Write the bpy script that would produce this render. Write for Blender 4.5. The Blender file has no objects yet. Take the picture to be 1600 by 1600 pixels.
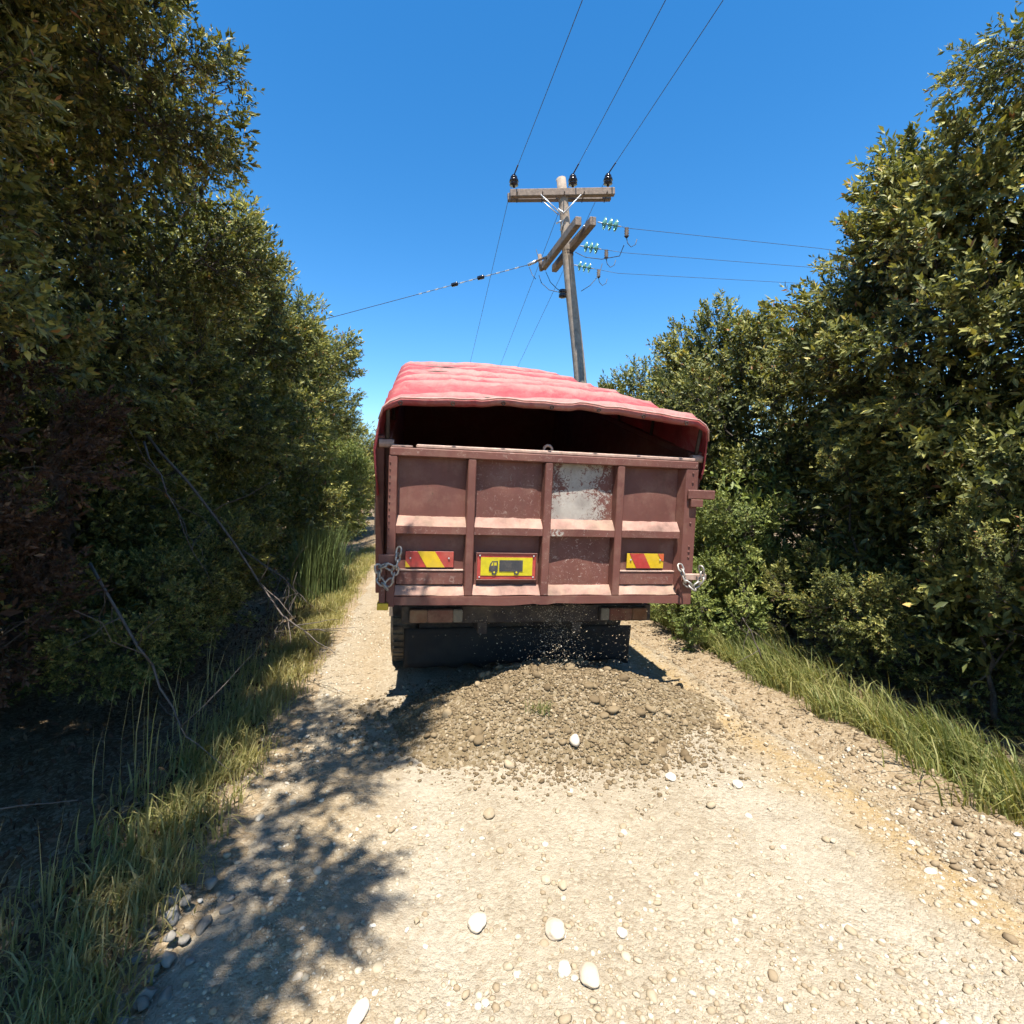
import bpy, bmesh, math, random
import numpy as np
from mathutils import Vector, Matrix, Quaternion

R = math.radians
random.seed(7)
RNG = np.random.default_rng(7)
scene = bpy.context.scene
COL = scene.collection

# ------------------------------------------------------------------ camera, sky, sun, exposure
CAM_H = 1.75
PITCH = math.atan(35 / 800.0)
cam_d = bpy.data.cameras.new('camera')
cam = bpy.data.objects.new('camera', cam_d)
COL.objects.link(cam)
cam.location = (0, 0, CAM_H)
cam.rotation_euler = (R(90) - PITCH, 0, 0)
cam_d.lens = 18.0
cam_d.sensor_width = 36.0
cam_d.clip_start = 0.05
cam_d.clip_end = 3000
scene.camera = cam

SUN_A, SUN_B = -0.02, 0.39            # how far a shadow moves sideways / forwards per metre of height
sun_vec = Vector((-SUN_A, -SUN_B, 1)).normalized()
SUN_EL = math.asin(sun_vec.z)
SUN_AZ = math.atan2(sun_vec.x, sun_vec.y)
world = bpy.data.worlds.new('World')
scene.world = world
world.use_nodes = True
wn = world.node_tree
wn.nodes.clear()
sky = wn.nodes.new('ShaderNodeTexSky')
sky.sky_type = 'NISHITA'
sky.sun_disc = False
sky.sun_elevation = SUN_EL
sky.sun_rotation = SUN_AZ
sky.altitude = 300
sky.air_density = 1.0
sky.dust_density = 0.25
sky.ozone_density = 2.2
hsv = wn.nodes.new('ShaderNodeHueSaturation')
hsv.inputs['Hue'].default_value = 0.498
hsv.inputs['Saturation'].default_value = 1.36
hsv.inputs['Value'].default_value = 1.40
bg = wn.nodes.new('ShaderNodeBackground')
bg.inputs['Strength'].default_value = 0.078
wo = wn.nodes.new('ShaderNodeOutputWorld')
wn.links.new(sky.outputs[0], hsv.inputs['Color'])
wn.links.new(hsv.outputs[0], bg.inputs[0])
wn.links.new(bg.outputs[0], wo.inputs[0])

sun_d = bpy.data.lights.new('sun', 'SUN')
sun_d.energy = 5.0
sun_d.angle = R(0.53)
sun_d.color = (1.0, 0.95, 0.86)
sun = bpy.data.objects.new('sun', sun_d)
COL.objects.link(sun)
sun.rotation_euler = sun_vec.to_track_quat('Z', 'Y').to_euler()
sun.location = (0, -5, 30)

vs = scene.view_settings
vs.view_transform = 'Standard'
vs.look = 'None'
vs.gamma = 1.0
vs.use_curve_mapping = False
vs.exposure = 1.2
scene.render.engine = 'CYCLES'
scene.cycles.max_bounces = 4
scene.cycles.diffuse_bounces = 2
scene.cycles.glossy_bounces = 2
scene.cycles.transmission_bounces = 2
scene.cycles.transparent_max_bounces = 4
scene.cycles.use_denoising = True
scene.cycles.use_adaptive_sampling = True
scene.cycles.adaptive_threshold = 0.03

# ------------------------------------------------------------------ helpers
CAM_M = Matrix.Translation(cam.location) @ cam.rotation_euler.to_matrix().to_4x4()


def PX(u, v, y):
    """point on the ray of photograph pixel (u, v) at world depth y"""
    d = CAM_M.to_3x3() @ Vector(((u - 800) / 800.0, (800 - v) / 800.0, -1.0))
    t = y / d.y
    return Vector((d.x * t, y, CAM_H + d.z * t))


def cx(y):
    """x of the road's centre line at depth y"""
    return 0.91 - 0.19 * y


def RP(l, y, z=0.0):
    return Vector((cx(y) + l, y, z))


def tag(o, label=None, cat=None, group=None, kind=None):
    if label: o['label'] = label
    if cat: o['category'] = cat
    if group: o['group'] = group
    if kind: o['kind'] = kind
    return o


def empty(name, loc=(0, 0, 0), rot=(0, 0, 0), parent=None):
    o = bpy.data.objects.new(name, None)
    o.empty_display_size = 0.1
    COL.objects.link(o)
    o.location = loc
    o.rotation_euler = rot
    o.parent = parent
    return o


def link(name, me, mat=None, parent=None):
    o = bpy.data.objects.new(name, me)
    COL.objects.link(o)
    if mat is not None and len(me.materials) == 0:
        me.materials.append(mat)
    o.parent = parent
    return o


def np_mesh(name, V, F, tone=None, smooth=False):
    """mesh from numpy arrays; F is (n,3) or (n,4)"""
    me = bpy.data.meshes.new(name)
    V = np.asarray(V, np.float32)
    F = np.asarray(F, np.int32)
    k = F.shape[1]
    me.vertices.add(len(V))
    me.vertices.foreach_set('co', V.ravel())
    me.loops.add(F.size)
    me.loops.foreach_set('vertex_index', F.ravel())
    me.polygons.add(len(F))
    me.polygons.foreach_set('loop_start', np.arange(0, F.size, k, dtype=np.int32))
    me.polygons.foreach_set('loop_total', np.full(len(F), k, np.int32))
    if smooth:
        me.polygons.foreach_set('use_smooth', np.ones(len(F), bool))
    if tone is not None:
        a = me.attributes.new('tone', 'FLOAT', 'POINT')
        a.data.foreach_set('value', np.asarray(tone, np.float32))
    me.update()
    return me


class MB:
    """collects shapes into one bmesh"""
    def __init__(self):
        self.bm = bmesh.new()

    def poly(self, pts, faces):
        vs_ = [self.bm.verts.new(p) for p in pts]
        for f in faces:
            try:
                self.bm.faces.new([vs_[i] for i in f])
            except ValueError:
                pass
        return self

    def box(self, a, b):
        x0, y0, z0 = a
        x1, y1, z1 = b
        p = [(x0, y0, z0), (x1, y0, z0), (x1, y1, z0), (x0, y1, z0), (x0, y0, z1), (x1, y0, z1), (x1, y1, z1), (x0, y1, z1)]
        return self.poly(p, [(0, 3, 2, 1), (4, 5, 6, 7), (0, 1, 5, 4), (1, 2, 6, 5), (2, 3, 7, 6), (3, 0, 4, 7)])

    def prism(self, prof, x0, x1, axis='x'):
        """closed profile (a,b) swept along an axis: 'x' -> (y,z), 'z' -> (x,y), 'y' -> (x,z)"""
        n = len(prof)
        def at(t, a, b):
            return (t, a, b) if axis == 'x' else ((a, b, t) if axis == 'z' else (a, t, b))
        pts = [at(x0, a, b) for a, b in prof] + [at(x1, a, b) for a, b in prof]
        fs = [tuple(range(n))[::-1], tuple(range(n, 2 * n))]
        fs += [(i, (i + 1) % n, n + (i + 1) % n, n + i) for i in range(n)]
        return self.poly(pts, fs)

    def tube(self, pts, rad, n=8, caps=True):
        pts = [Vector(p) for p in pts]
        if not hasattr(rad, '__len__'):
            rad = [rad] * len(pts)
        rings = []
        ref = None
        for i, p in enumerate(pts):
            t = (pts[min(i + 1, len(pts) - 1)] - pts[max(i - 1, 0)]).normalized()
            if ref is None:
                ref = t.orthogonal().normalized()
            else:
                ref = (ref - t * ref.dot(t))
                ref = ref.normalized() if ref.length > 1e-5 else t.orthogonal().normalized()
            b = t.cross(ref)
            rings.append([self.bm.verts.new(p + (ref * math.cos(2 * math.pi * k / n) + b * math.sin(2 * math.pi * k / n)) * rad[i]) for k in range(n)])
        for a, b in zip(rings, rings[1:]):
            for k in range(n):
                self.bm.faces.new((a[k], a[(k + 1) % n], b[(k + 1) % n], b[k]))
        if caps:
            self.bm.faces.new(rings[0][::-1])
            self.bm.faces.new(rings[-1])
        return self

    def lathe(self, prof, n=16, M=None):
        """profile of (r, z) turned round z"""
        M = M or Matrix()
        rings = []
        for r, z in prof:
            rings.append([self.bm.verts.new(M @ Vector((max(r, 1e-4) * math.cos(2 * math.pi * k / n), max(r, 1e-4) * math.sin(2 * math.pi * k / n), z))) for k in range(n)])
        for a, b in zip(rings, rings[1:]):
            for k in range(n):
                self.bm.faces.new((a[k], a[(k + 1) % n], b[(k + 1) % n], b[k]))
        self.bm.faces.new(rings[0][::-1])
        self.bm.faces.new(rings[-1])
        return self

    def ring_link(self, L, W, r, M, n=6, seg=16):
        """one oval chain link in the local xz plane"""
        pts = []
        for k in range(seg):
            a = 2 * math.pi * k / seg
            x, z = math.cos(a) * W / 2, math.sin(a) * W / 2
            z += (L - W) / 2 if z >= 0 else -(L - W) / 2
            pts.append(Vector((x, 0, z)))
        rings = []
        for k in range(seg):
            t = (pts[(k + 1) % seg] - pts[k - 1]).normalized()
            o = t.cross(Vector((0, 1, 0)))
            rings.append([self.bm.verts.new(M @ (pts[k] + (o * math.cos(2 * math.pi * j / n) + Vector((0, 1, 0)) * math.sin(2 * math.pi * j / n)) * r)) for j in range(n)])
        for k in range(seg):
            a, b = rings[k], rings[(k + 1) % seg]
            for j in range(n):
                self.bm.faces.new((a[j], a[(j + 1) % n], b[(j + 1) % n], b[j]))
        return self

    def build(self, name, mat, parent=None, bevel=0.0, smooth=False, seg=1):
        bm = self.bm
        bmesh.ops.recalc_face_normals(bm, faces=bm.faces)
        if bevel > 0:
            es = [e for e in bm.edges if len(e.link_faces) == 2 and e.calc_face_angle(0) > 0.5]
            bmesh.ops.bevel(bm, geom=es, offset=bevel, segments=seg, affect='EDGES', clamp_overlap=True)
        if smooth:
            for f in bm.faces: f.smooth = True
        me = bpy.data.meshes.new(name)
        bm.to_mesh(me)
        bm.free()
        if smooth:
            for e in me.edges: pass
        return link(name, me, mat, parent)


def hash3(ix, iy, iz, seed):
    h = (ix * 374761393 + iy * 668265263 + iz * 2147483647 + seed * 1274126177) & 0xFFFFFFFF
    h = ((h ^ (h >> 13)) * 1274126177) & 0xFFFFFFFF
    h = h ^ (h >> 16)
    return (h & 0xFFFF) / 65535.0


def vnoise(x, y, z=0.0, seed=0):
    """value noise in -1..1, vectorised"""
    x, y, z = np.broadcast_arrays(np.asarray(x, float), np.asarray(y, float), np.asarray(z, float))
    ix, iy, iz = np.floor(x).astype(np.int64), np.floor(y).astype(np.int64), np.floor(z).astype(np.int64)
    fx, fy, fz = x - ix, y - iy, z - iz
    sx, sy, sz = fx * fx * (3 - 2 * fx), fy * fy * (3 - 2 * fy), fz * fz * (3 - 2 * fz)
    def c(a, b, d): return hash3(ix + a, iy + b, iz + d, seed)
    x00 = c(0, 0, 0) * (1 - sx) + c(1, 0, 0) * sx
    x10 = c(0, 1, 0) * (1 - sx) + c(1, 1, 0) * sx
    x01 = c(0, 0, 1) * (1 - sx) + c(1, 0, 1) * sx
    x11 = c(0, 1, 1) * (1 - sx) + c(1, 1, 1) * sx
    return ((x00 * (1 - sy) + x10 * sy) * (1 - sz) + (x01 * (1 - sy) + x11 * sy) * sz) * 2 - 1


def fbm(x, y, z=0.0, seed=0, o=4):
    r, a = 0.0, 0.5
    for k in range(o):
        r = r + a * vnoise(np.asarray(x) * 2 ** k, np.asarray(y) * 2 ** k, np.asarray(z) * 2 ** k, seed + k)
        a *= 0.5
    return r


def nrm(a):
    return a / np.maximum(np.linalg.norm(a, axis=-1, keepdims=True), 1e-9)


# ------------------------------------------------------------------ materials
class NT:
    def __init__(self, name):
        self.m = bpy.data.materials.new(name)
        self.m.use_nodes = True
        self.t = self.m.node_tree
        self.b = self.t.nodes['Principled BSDF']
        self.out = self.t.nodes['Material Output']
        self._pos = None

    def n(self, kind, **kw):
        x = self.t.nodes.new('ShaderNode' + kind)
        for k, v in kw.items():
            setattr(x, k, v)
        return x

    def l(self, a, b):
        self.t.links.new(a, b)

    def pos(self):
        if self._pos is None:
            self._pos = self.n('NewGeometry').outputs['Position']
        return self._pos

    def obj(self):
        return self.n('TexCoord').outputs['Object']

    def noise(self, scale, detail=4, rough=0.6, vec=None, dist=0.0):
        x = self.n('TexNoise')
        x.inputs['Scale'].default_value = scale
        x.inputs['Detail'].default_value = detail
        x.inputs['Roughness'].default_value = rough
        x.inputs['Distortion'].default_value = dist
        self.l(vec if vec is not None else self.pos(), x.inputs['Vector'])
        return x.outputs['Fac']

    def voro(self, scale, feature='F1', out='Distance', vec=None, rnd=1.0):
        x = self.n('TexVoronoi', feature=feature)
        x.inputs['Scale'].default_value = scale
        x.inputs['Randomness'].default_value = rnd
        self.l(vec if vec is not None else self.pos(), x.inputs['Vector'])
        return x.outputs[out]

    def ramp(self, fac, stops, interp='LINEAR'):
        x = self.n('ValToRGB')
        x.color_ramp.interpolation = interp
        els = x.color_ramp.elements
        while len(els) < len(stops): els.new(0.5)
        for e, (p, c) in zip(els, stops):
            e.position = p
            e.color = (c, c, c, 1) if not hasattr(c, '__len__') else (*c, 1)
        self.l(fac, x.inputs['Fac'])
        return x.outputs['Color']

    def mix(self, fac, a, b, mode='MIX'):
        x = self.n('Mix', data_type='RGBA', blend_type=mode)
        for s, v in ((x.inputs[0], fac), (x.inputs[6], a), (x.inputs[7], b)):
            if isinstance(v, (int, float)): s.default_value = v
            elif isinstance(v, tuple): s.default_value = (*v, 1)
            else: self.l(v, s)
        return x.outputs[2]

    def math(self, op, a, b=0.0, c=None):
        x = self.n('Math', operation=op)
        for s, v in zip(x.inputs, (a, b, c)):
            if v is None: continue
            if isinstance(v, (int, float)): s.default_value = v
            else: self.l(v, s)
        return x.outputs[0]

    def bump(self, h, strength=0.4, dist=0.01, prev=None):
        x = self.n('Bump')
        x.inputs['Strength'].default_value = strength
        x.inputs['Distance'].default_value = dist
        self.l(h, x.inputs['Height'])
        if prev is not None: self.l(prev, x.inputs['Normal'])
        self.l(x.outputs[0], self.b.inputs['Normal'])
        return x.outputs[0]

    def color(self, c):
        if isinstance(c, tuple): self.b.inputs['Base Color'].default_value = (*c, 1)
        else: self.l(c, self.b.inputs['Base Color'])
        return self

    def set(self, **kw):
        for k, v in kw.items():
            s = self.b.inputs[k.replace('_', ' ')]
            if isinstance(v, (int, float)): s.default_value = v
            else: self.l(v, s)
        return self


def plain(name, c, rough=0.6, var=0.25, scale=12, metal=0.0, bump=0.15, bd=0.003, dust=None):
    m = NT(name)
    f = m.noise(scale, 5, 0.65)
    lo = tuple(x * (1 - var) for x in c)
    hi = tuple(min(1, x * (1 + var)) for x in c)
    col = m.ramp(f, [(0.3, lo), (0.7, hi)])
    if dust:
        col = m.mix(m.ramp(m.noise(scale * 0.45, 5, 0.7), [(0.45, 0.0), (0.75, dust)]), col, (0.36, 0.27, 0.17))
    m.color(col).set(Roughness=rough, Metallic=metal)
    if bump: m.bump(m.noise(scale * 6, 3), bump, bd)
    return m.m


def leaf_mat(name, stops, trans=0.25, rough=0.5, spec=0.30):
    m = NT(name)
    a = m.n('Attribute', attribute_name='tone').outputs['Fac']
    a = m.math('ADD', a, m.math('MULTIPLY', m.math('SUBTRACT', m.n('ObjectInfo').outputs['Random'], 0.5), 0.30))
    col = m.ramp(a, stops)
    m.color(col).set(Roughness=rough)
    m.b.inputs['Specular IOR Level'].default_value = spec
    tr = m.n('BsdfTranslucent')
    m.l(m.mix(1.0, col, (1.0, 1.0, 0.45), 'MULTIPLY'), tr.inputs['Color'])
    mx = m.n('MixShader')
    mx.inputs[0].default_value = trans
    m.l(m.b.outputs[0], mx.inputs[1])
    m.l(tr.outputs[0], mx.inputs[2])
    m.l(mx.outputs[0], m.out.inputs['Surface'])
    return m.m


M = {}
M['laurel'] = leaf_mat('laurel_leaf', [(0.0, (0.034, 0.044, 0.019)), (0.28, (0.102, 0.118, 0.036)), (0.5, (0.225, 0.228, 0.064)), (0.75, (0.42, 0.385, 0.11)), (0.93, (0.52, 0.39, 0.10)), (1.0, (0.36, 0.17, 0.08))])
M['bright'] = leaf_mat('bright_leaf', [(0.0, (0.060, 0.085, 0.022)), (0.5, (0.19, 0.225, 0.055)), (0.85, (0.38, 0.38, 0.11)), (1.0, (0.34, 0.30, 0.07))])
M['dry_leaf'] = leaf_mat('dry_leaf', [(0.0, (0.040, 0.022, 0.014)), (0.6, (0.095, 0.052, 0.032)), (1.0, (0.20, 0.125, 0.075))], trans=0.15, rough=0.7, spec=0.2)
M['broom'] = leaf_mat('broom_leaf', [(0.0, (0.06, 0.09, 0.03)), (1.0, (0.16, 0.20, 0.07))], trans=0.1)
M['grass'] = leaf_mat('grass_blade', [(0.0, (0.07, 0.095, 0.03)), (0.4, (0.18, 0.21, 0.065)), (0.7, (0.33, 0.30, 0.11)), (1.0, (0.44, 0.35, 0.17))], trans=0.42, rough=0.55, spec=0.3)
M['bark'] = plain('bark', (0.075, 0.058, 0.045), 0.9, 0.5, 14, bump=0.8, bd=0.02)
M['dead_wood'] = plain('dead_wood', (0.105, 0.084, 0.07), 0.85, 0.35, 20, bump=0.5, bd=0.006)
M['pole_wood'] = plain('pole_wood', (0.27, 0.215, 0.165), 0.85, 0.35, 9, bump=0.6, bd=0.01)
M['arm_wood'] = plain('arm_wood', (0.20, 0.15, 0.115), 0.85, 0.35, 14, bump=0.6, bd=0.008)
M['galv'] = plain('galvanised_steel', (0.55, 0.55, 0.54), 0.45, 0.2, 20, 0.7)
M['black_glaze'] = plain('black_glaze', (0.012, 0.010, 0.014), 0.18, 0.2, 8, bump=0)
M['wire'] = plain('aluminium_wire', (0.05, 0.055, 0.065), 0.5, 0.1, 3, 0.2, bump=0)
m_ = NT('green_glass'); m_.color((0.22, 0.50, 0.42)).set(Roughness=0.15, Transmission_Weight=0.55, IOR=1.5); M['green_glass'] = m_.m


def oxide(name, worn=0.0, patch=False):
    """dusty maroon tailgate paint, worn to pale primer where patch is set"""
    m = NT(name)
    o = m.obj()
    col = m.ramp(m.noise(2.2, 6, 0.65), [(0.3, (0.100, 0.033, 0.025)), (0.7, (0.150, 0.053, 0.038))])
    col = m.mix(m.ramp(m.noise(5.5, 7, 0.72), [(0.5, 0.0), (0.8, 0.45)]), col, (0.27, 0.165, 0.115))
    col = m.mix(m.ramp(m.noise(26, 5, 0.7), [(0.62, 0.0), (0.70, 0.8)]), col, (0.085, 0.040, 0.024))
    mp = m.n('Mapping'); mp.inputs['Scale'].default_value = (14, 14, 0.9); m.l(o, mp.inputs['Vector'])
    col = m.mix(m.ramp(m.noise(1.0, 5, 0.7, vec=mp.outputs[0]), [(0.55, 0.0), (0.75, 0.5)]), col, (0.10, 0.042, 0.026))
    if worn:
        sp = m.noise(34, 8, 0.75, dist=1.2)
        if patch:
            sep = m.n('SeparateXYZ'); m.l(o, sep.inputs[0])
            big = m.noise(3.4, 3, 0.6, vec=o)
            xx = m.math('MULTIPLY', m.math('ABSOLUTE', m.math('ADD', sep.outputs[0], 0.06)), 0.75)
            k = m.math('SUBTRACT', m.math('ADD', m.math('MULTIPLY', big, 0.9), 0.05), xx)
            sp = m.math('ADD', m.math('MULTIPLY', sp, 0.62), m.math('MULTIPLY', k, 0.5))
            col = m.mix(m.ramp(sp, [(0.475, 0.0), (0.51, 0.92)]), col, m.ramp(m.noise(9, 4), [(0.3, (0.24, 0.215, 0.19)), (0.7, (0.42, 0.385, 0.335))]))
        else:
            col = m.mix(m.ramp(sp, [(0.565, 0.0), (0.63, worn)]), col, (0.40, 0.30, 0.25))
    m.color(col).set(Roughness=m.ramp(m.noise(8, 4), [(0.3, 0.55), (0.7, 0.8)]))
    m.bump(m.noise(60, 4, 0.7), 0.25, 0.002)
    return m.m


M['oxide'] = oxide('maroon_paint')
M['oxide_worn'] = oxide('maroon_paint_chipped', 0.35)
M['oxide_dust_lit'] = plain('sunlit_dusty_ledge', (0.29, 0.165, 0.128), 0.85, 0.5, 5, bump=0.4, dust=0.7)  # dust plus painted-in sun brightness for the ledge tops
M['oxide_chip'] = oxide('maroon_paint_flaking', 0.8)
M['oxide_bare'] = oxide('maroon_paint_bare_patch', 1.0, True)
M['bar_top'] = plain('worn_rail', (0.36, 0.24, 0.19), 0.6, 0.3, 30)

m_ = NT('red_tarpaulin')
c_ = m_.ramp(m_.noise(3.0, 6, 0.7), [(0.3, (0.31, 0.040, 0.050)), (0.7, (0.39, 0.075, 0.082))])
wear_ = m_.n('Attribute', attribute_name='tone').outputs['Fac']
wn_ = m_.math('ADD', m_.math('MULTIPLY', m_.noise(7, 6, 0.75, dist=0.6), 0.8), m_.math('MULTIPLY', wear_, 0.34))
c_ = m_.mix(m_.ramp(wn_, [(0.40, 0.0), (0.75, 0.85)]), c_, (0.44, 0.25, 0.215))
m_.color(c_).set(Roughness=0.62)
m_.bump(m_.noise(11, 6, 0.65, dist=0.8), 0.8, 0.02)
tr_ = m_.n('BsdfTranslucent'); m_.l(m_.mix(1.0, c_, (0.9, 0.35, 0.4), 'MULTIPLY'), tr_.inputs['Color'])
mx_ = m_.n('MixShader'); mx_.inputs[0].default_value = 0.22
m_.l(m_.b.outputs[0], mx_.inputs[1]); m_.l(tr_.outputs[0], mx_.inputs[2]); m_.l(mx_.outputs[0], m_.out.inputs['Surface'])
M['tarp'] = m_.m
M['hem'] = plain('tarpaulin_hem', (0.42, 0.22, 0.19), 0.7, 0.3, 14)
M['rubber'] = plain('rubber', (0.045, 0.041, 0.037), 0.85, 0.3, 10, bump=0.3, dust=0.6)
M['flap'] = plain('flap_rubber', (0.018, 0.015, 0.014), 0.8, 0.3, 6, bump=0.3, dust=0.06)
M['chassis'] = plain('chassis_paint', (0.035, 0.025, 0.022), 0.8, 0.4, 10, bump=0.3, dust=0.25)
M['chain'] = plain('chain_steel', (0.34, 0.31, 0.28), 0.45, 0.3, 60, 0.6)
M['rim'] = plain('rim_paint', (0.45, 0.42, 0.38), 0.6, 0.3, 12, dust=0.4)
M['cab'] = plain('cab_paint', (0.045, 0.13, 0.36), 0.35, 0.15, 6, bump=0, dust=0.3)
M['glass'] = plain('cab_glass', (0.02, 0.025, 0.03), 0.06, 0.1, 2, bump=0)
M['lamp_red'] = plain('lamp_red', (0.10, 0.018, 0.012), 0.3, 0.2, 15, dust=0.35)
M['lamp_amber'] = plain('lamp_amber', (0.11, 0.034, 0.012), 0.3, 0.2, 15, dust=0.35)
M['lamp_clear'] = plain('lamp_clear', (0.12, 0.11, 0.09), 0.3, 0.2, 15, dust=0.35)
M['sign_red'] = plain('sign_red', (0.336, 0.032, 0.028), 0.35, 0.2, 20, bump=0.05, dust=0.2)
M['sign_orange'] = plain('sign_orange', (0.465, 0.075, 0.019), 0.35, 0.2, 20, bump=0.05, dust=0.2)
M['sign_yellow'] = plain('sign_yellow', (0.518, 0.338, 0.009), 0.35, 0.15, 20, bump=0.05, dust=0.15)
M['sign_lime'] = plain('sign_lime', (0.475, 0.396, 0.009), 0.35, 0.15, 20, bump=0.05, dust=0.1)
M['sign_black'] = plain('sign_black', (0.035, 0.035, 0.04), 0.45, 0.2, 20, bump=0.05, dust=0.3)


def gravel_mat(name, kind):
    m = NT(name)
    big = m.noise(0.55, 5, 0.6)
    mid = m.noise(3.5, 6, 0.7)
    fine = m.noise(38, 5, 0.75)
    wv = m.n('VectorMath', operation='ADD')
    nz_ = m.n('TexNoise'); nz_.inputs['Scale'].default_value = 30; m.l(m.pos(), nz_.inputs['Vector'])
    sc_ = m.n('VectorMath', operation='SCALE'); sc_.inputs['Scale'].default_value = 0.012; m.l(nz_.outputs['Color'], sc_.inputs[0])
    m.l(m.pos(), wv.inputs[0]); m.l(sc_.outputs[0], wv.inputs[1]); wv = wv.outputs[0]
    cell = m.voro(52, out='Color', vec=wv)
    sepc = m.n('SeparateColor'); m.l(cell, sepc.inputs[0])
    cellv = sepc.outputs[0]
    sep = m.n('SeparateXYZ'); m.l(m.pos(), sep.inputs[0])
    lat = m.math('SUBTRACT', m.math('ADD', sep.outputs[0], m.math('MULTIPLY', sep.outputs[1], 0.19)), 0.91)
    lat_n = m.math('ADD', lat, m.math('MULTIPLY', m.math('SUBTRACT', m.noise(1.3, 4), 0.5), 0.7))
    if kind == 'road':
        col = m.ramp(mid, [(0.25, (0.225, 0.180, 0.122)), (0.5, (0.290, 0.240, 0.170)), (0.75, (0.350, 0.300, 0.224))])
        col = m.mix(m.ramp(big, [(0.42, 0.0), (0.62, 0.55)]), col, (0.385, 0.332, 0.250))
        ochre = m.ramp(lat_n, [(0.0, 0.0), (1.0, 0.0)])
        s1 = m.math('SUBTRACT', 1.0, m.math('MULTIPLY', m.math('ABSOLUTE', m.math('SUBTRACT', lat_n, 1.45)), 3.2))
        col = m.mix(m.math('MAXIMUM', m.math('MULTIPLY', s1, 0.85), 0.0), col, (0.31, 0.212, 0.095))
        for tl in (-0.85, 0.95):                              # pale compacted wheel tracks
            s3 = m.math('SUBTRACT', 1.0, m.math('MULTIPLY', m.math('ABSOLUTE', m.math('SUBTRACT', lat_n, tl)), 3.4))
            col = m.mix(m.math('MAXIMUM', m.math('MULTIPLY', s3, 0.55), 0.0), col, (0.375, 0.33, 0.258))
        s2 = m.math('SUBTRACT', 1.0, m.math('MULTIPLY', m.math('ABSOLUTE', m.math('ADD', lat_n, 1.35)), 2.4))
        col = m.mix(m.math('MAXIMUM', m.math('MULTIPLY', s2, 0.6), 0.0), col, (0.285, 0.205, 0.112))
    elif kind == 'pile':
        col = m.ramp(mid, [(0.25, (0.130, 0.094, 0.050)), (0.5, (0.170, 0.126, 0.070)), (0.75, (0.225, 0.172, 0.100))])
    else:
        col = m.ramp(mid, [(0.25, (0.09, 0.06, 0.032)), (0.5, (0.15, 0.10, 0.055)), (0.75, (0.23, 0.17, 0.095))])
        edge = m.math('SUBTRACT', 1.0, m.math('MULTIPLY', m.math('SUBTRACT', m.math('ABSOLUTE', lat_n), 2.0), 2.2))
        col = m.mix(m.math('MINIMUM', m.math('MAXIMUM', edge, 0.0), 0.85), col, m.ramp(mid, [(0.25, (0.25, 0.18, 0.105)), (0.75, (0.33, 0.255, 0.16))]))
    col = m.mix(m.ramp(cellv, [(0.0, 0.0), (0.45, 0.0), (1.0, 0.75)]), col, m.mix(0.5, col, (0.48, 0.41, 0.31)))
    col = m.mix(m.ramp(sepc.outputs[1], [(0.0, 0.55), (0.3, 0.0)]), col, m.mix(1.0, col, (0.70, 0.64, 0.58), 'MULTIPLY'))
    col = m.mix(m.ramp(fine, [(0.35, 0.3), (0.5, 0.0)]), col, m.mix(1.0, col, (0.55, 0.5, 0.45), 'MULTIPLY'))
    m.color(col).set(Roughness=0.95)
    m.b.inputs['Specular IOR Level'].default_value = 0.15
    d0 = m.voro(24, out='Distance', vec=wv)
    d1 = m.voro(52, out='Distance', vec=wv)
    d2 = m.voro(130, out='Distance', vec=wv)
    dens = m.ramp(m.noise(2.3, 5, 0.65), [(0.38, 0.15), (0.6, 1.0)])
    pm = m.math('MULTIPLY', m.math('POWER', m.math('MAXIMUM', m.math('SUBTRACT', 0.62, d1), 0.0), 0.5), dens)
    h = m.math('ADD', m.math('MULTIPLY', pm, 1.1), m.math('ADD', m.math('MULTIPLY', d2, -0.55), m.math('ADD', m.math('MULTIPLY', fine, 0.8), m.math('MULTIPLY', d0, -0.25))))
    m.bump(h, 0.6, 0.018)
    return m.m


M['road'] = gravel_mat('road_gravel', 'road')
M['ground'] = gravel_mat('ground_soil', 'ground')
M['pile'] = gravel_mat('heap_gravel', 'pile')


def stone_mat(name, stops):
    m = NT(name)
    a = m.n('Attribute', attribute_name='tone').outputs['Fac']
    oi = m.n('ObjectInfo').outputs['Random']
    k = m.math('FRACT', m.math('ADD', a, oi))
    col = m.ramp(k, stops)
    col = m.mix(m.ramp(m.noise(22, 6, 0.7), [(0.4, 0.0), (0.7, 0.4)]), col, m.mix(1.0, col, (0.72, 0.66, 0.58), 'MULTIPLY'))
    m.color(col).set(Roughness=0.85)
    m.b.inputs['Specular IOR Level'].default_value = 0.25
    m.bump(m.noise(90, 4, 0.7), 0.35, 0.004)
    return m.m


M['stone'] = stone_mat('river_stone', [(0.0, (0.27, 0.205, 0.13)), (0.4, (0.34, 0.275, 0.185)), (0.75, (0.41, 0.345, 0.25)), (0.93, (0.48, 0.42, 0.32)), (1.0, (0.58, 0.53, 0.45))])
M['white_stone'] = stone_mat('white_stone', [(0.0, (0.44, 0.37, 0.28)), (1.0, (0.58, 0.52, 0.43))])
M['heap_stone'] = stone_mat('heap_stone', [(0.0, (0.120, 0.084, 0.045)), (0.6, (0.18, 0.132, 0.075)), (0.9, (0.25, 0.19, 0.115)), (1.0, (0.38, 0.30, 0.20))])
M['grey_stone'] = stone_mat('grey_stone', [(0.0, (0.16, 0.145, 0.12)), (1.0, (0.27, 0.245, 0.21))])

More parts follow.
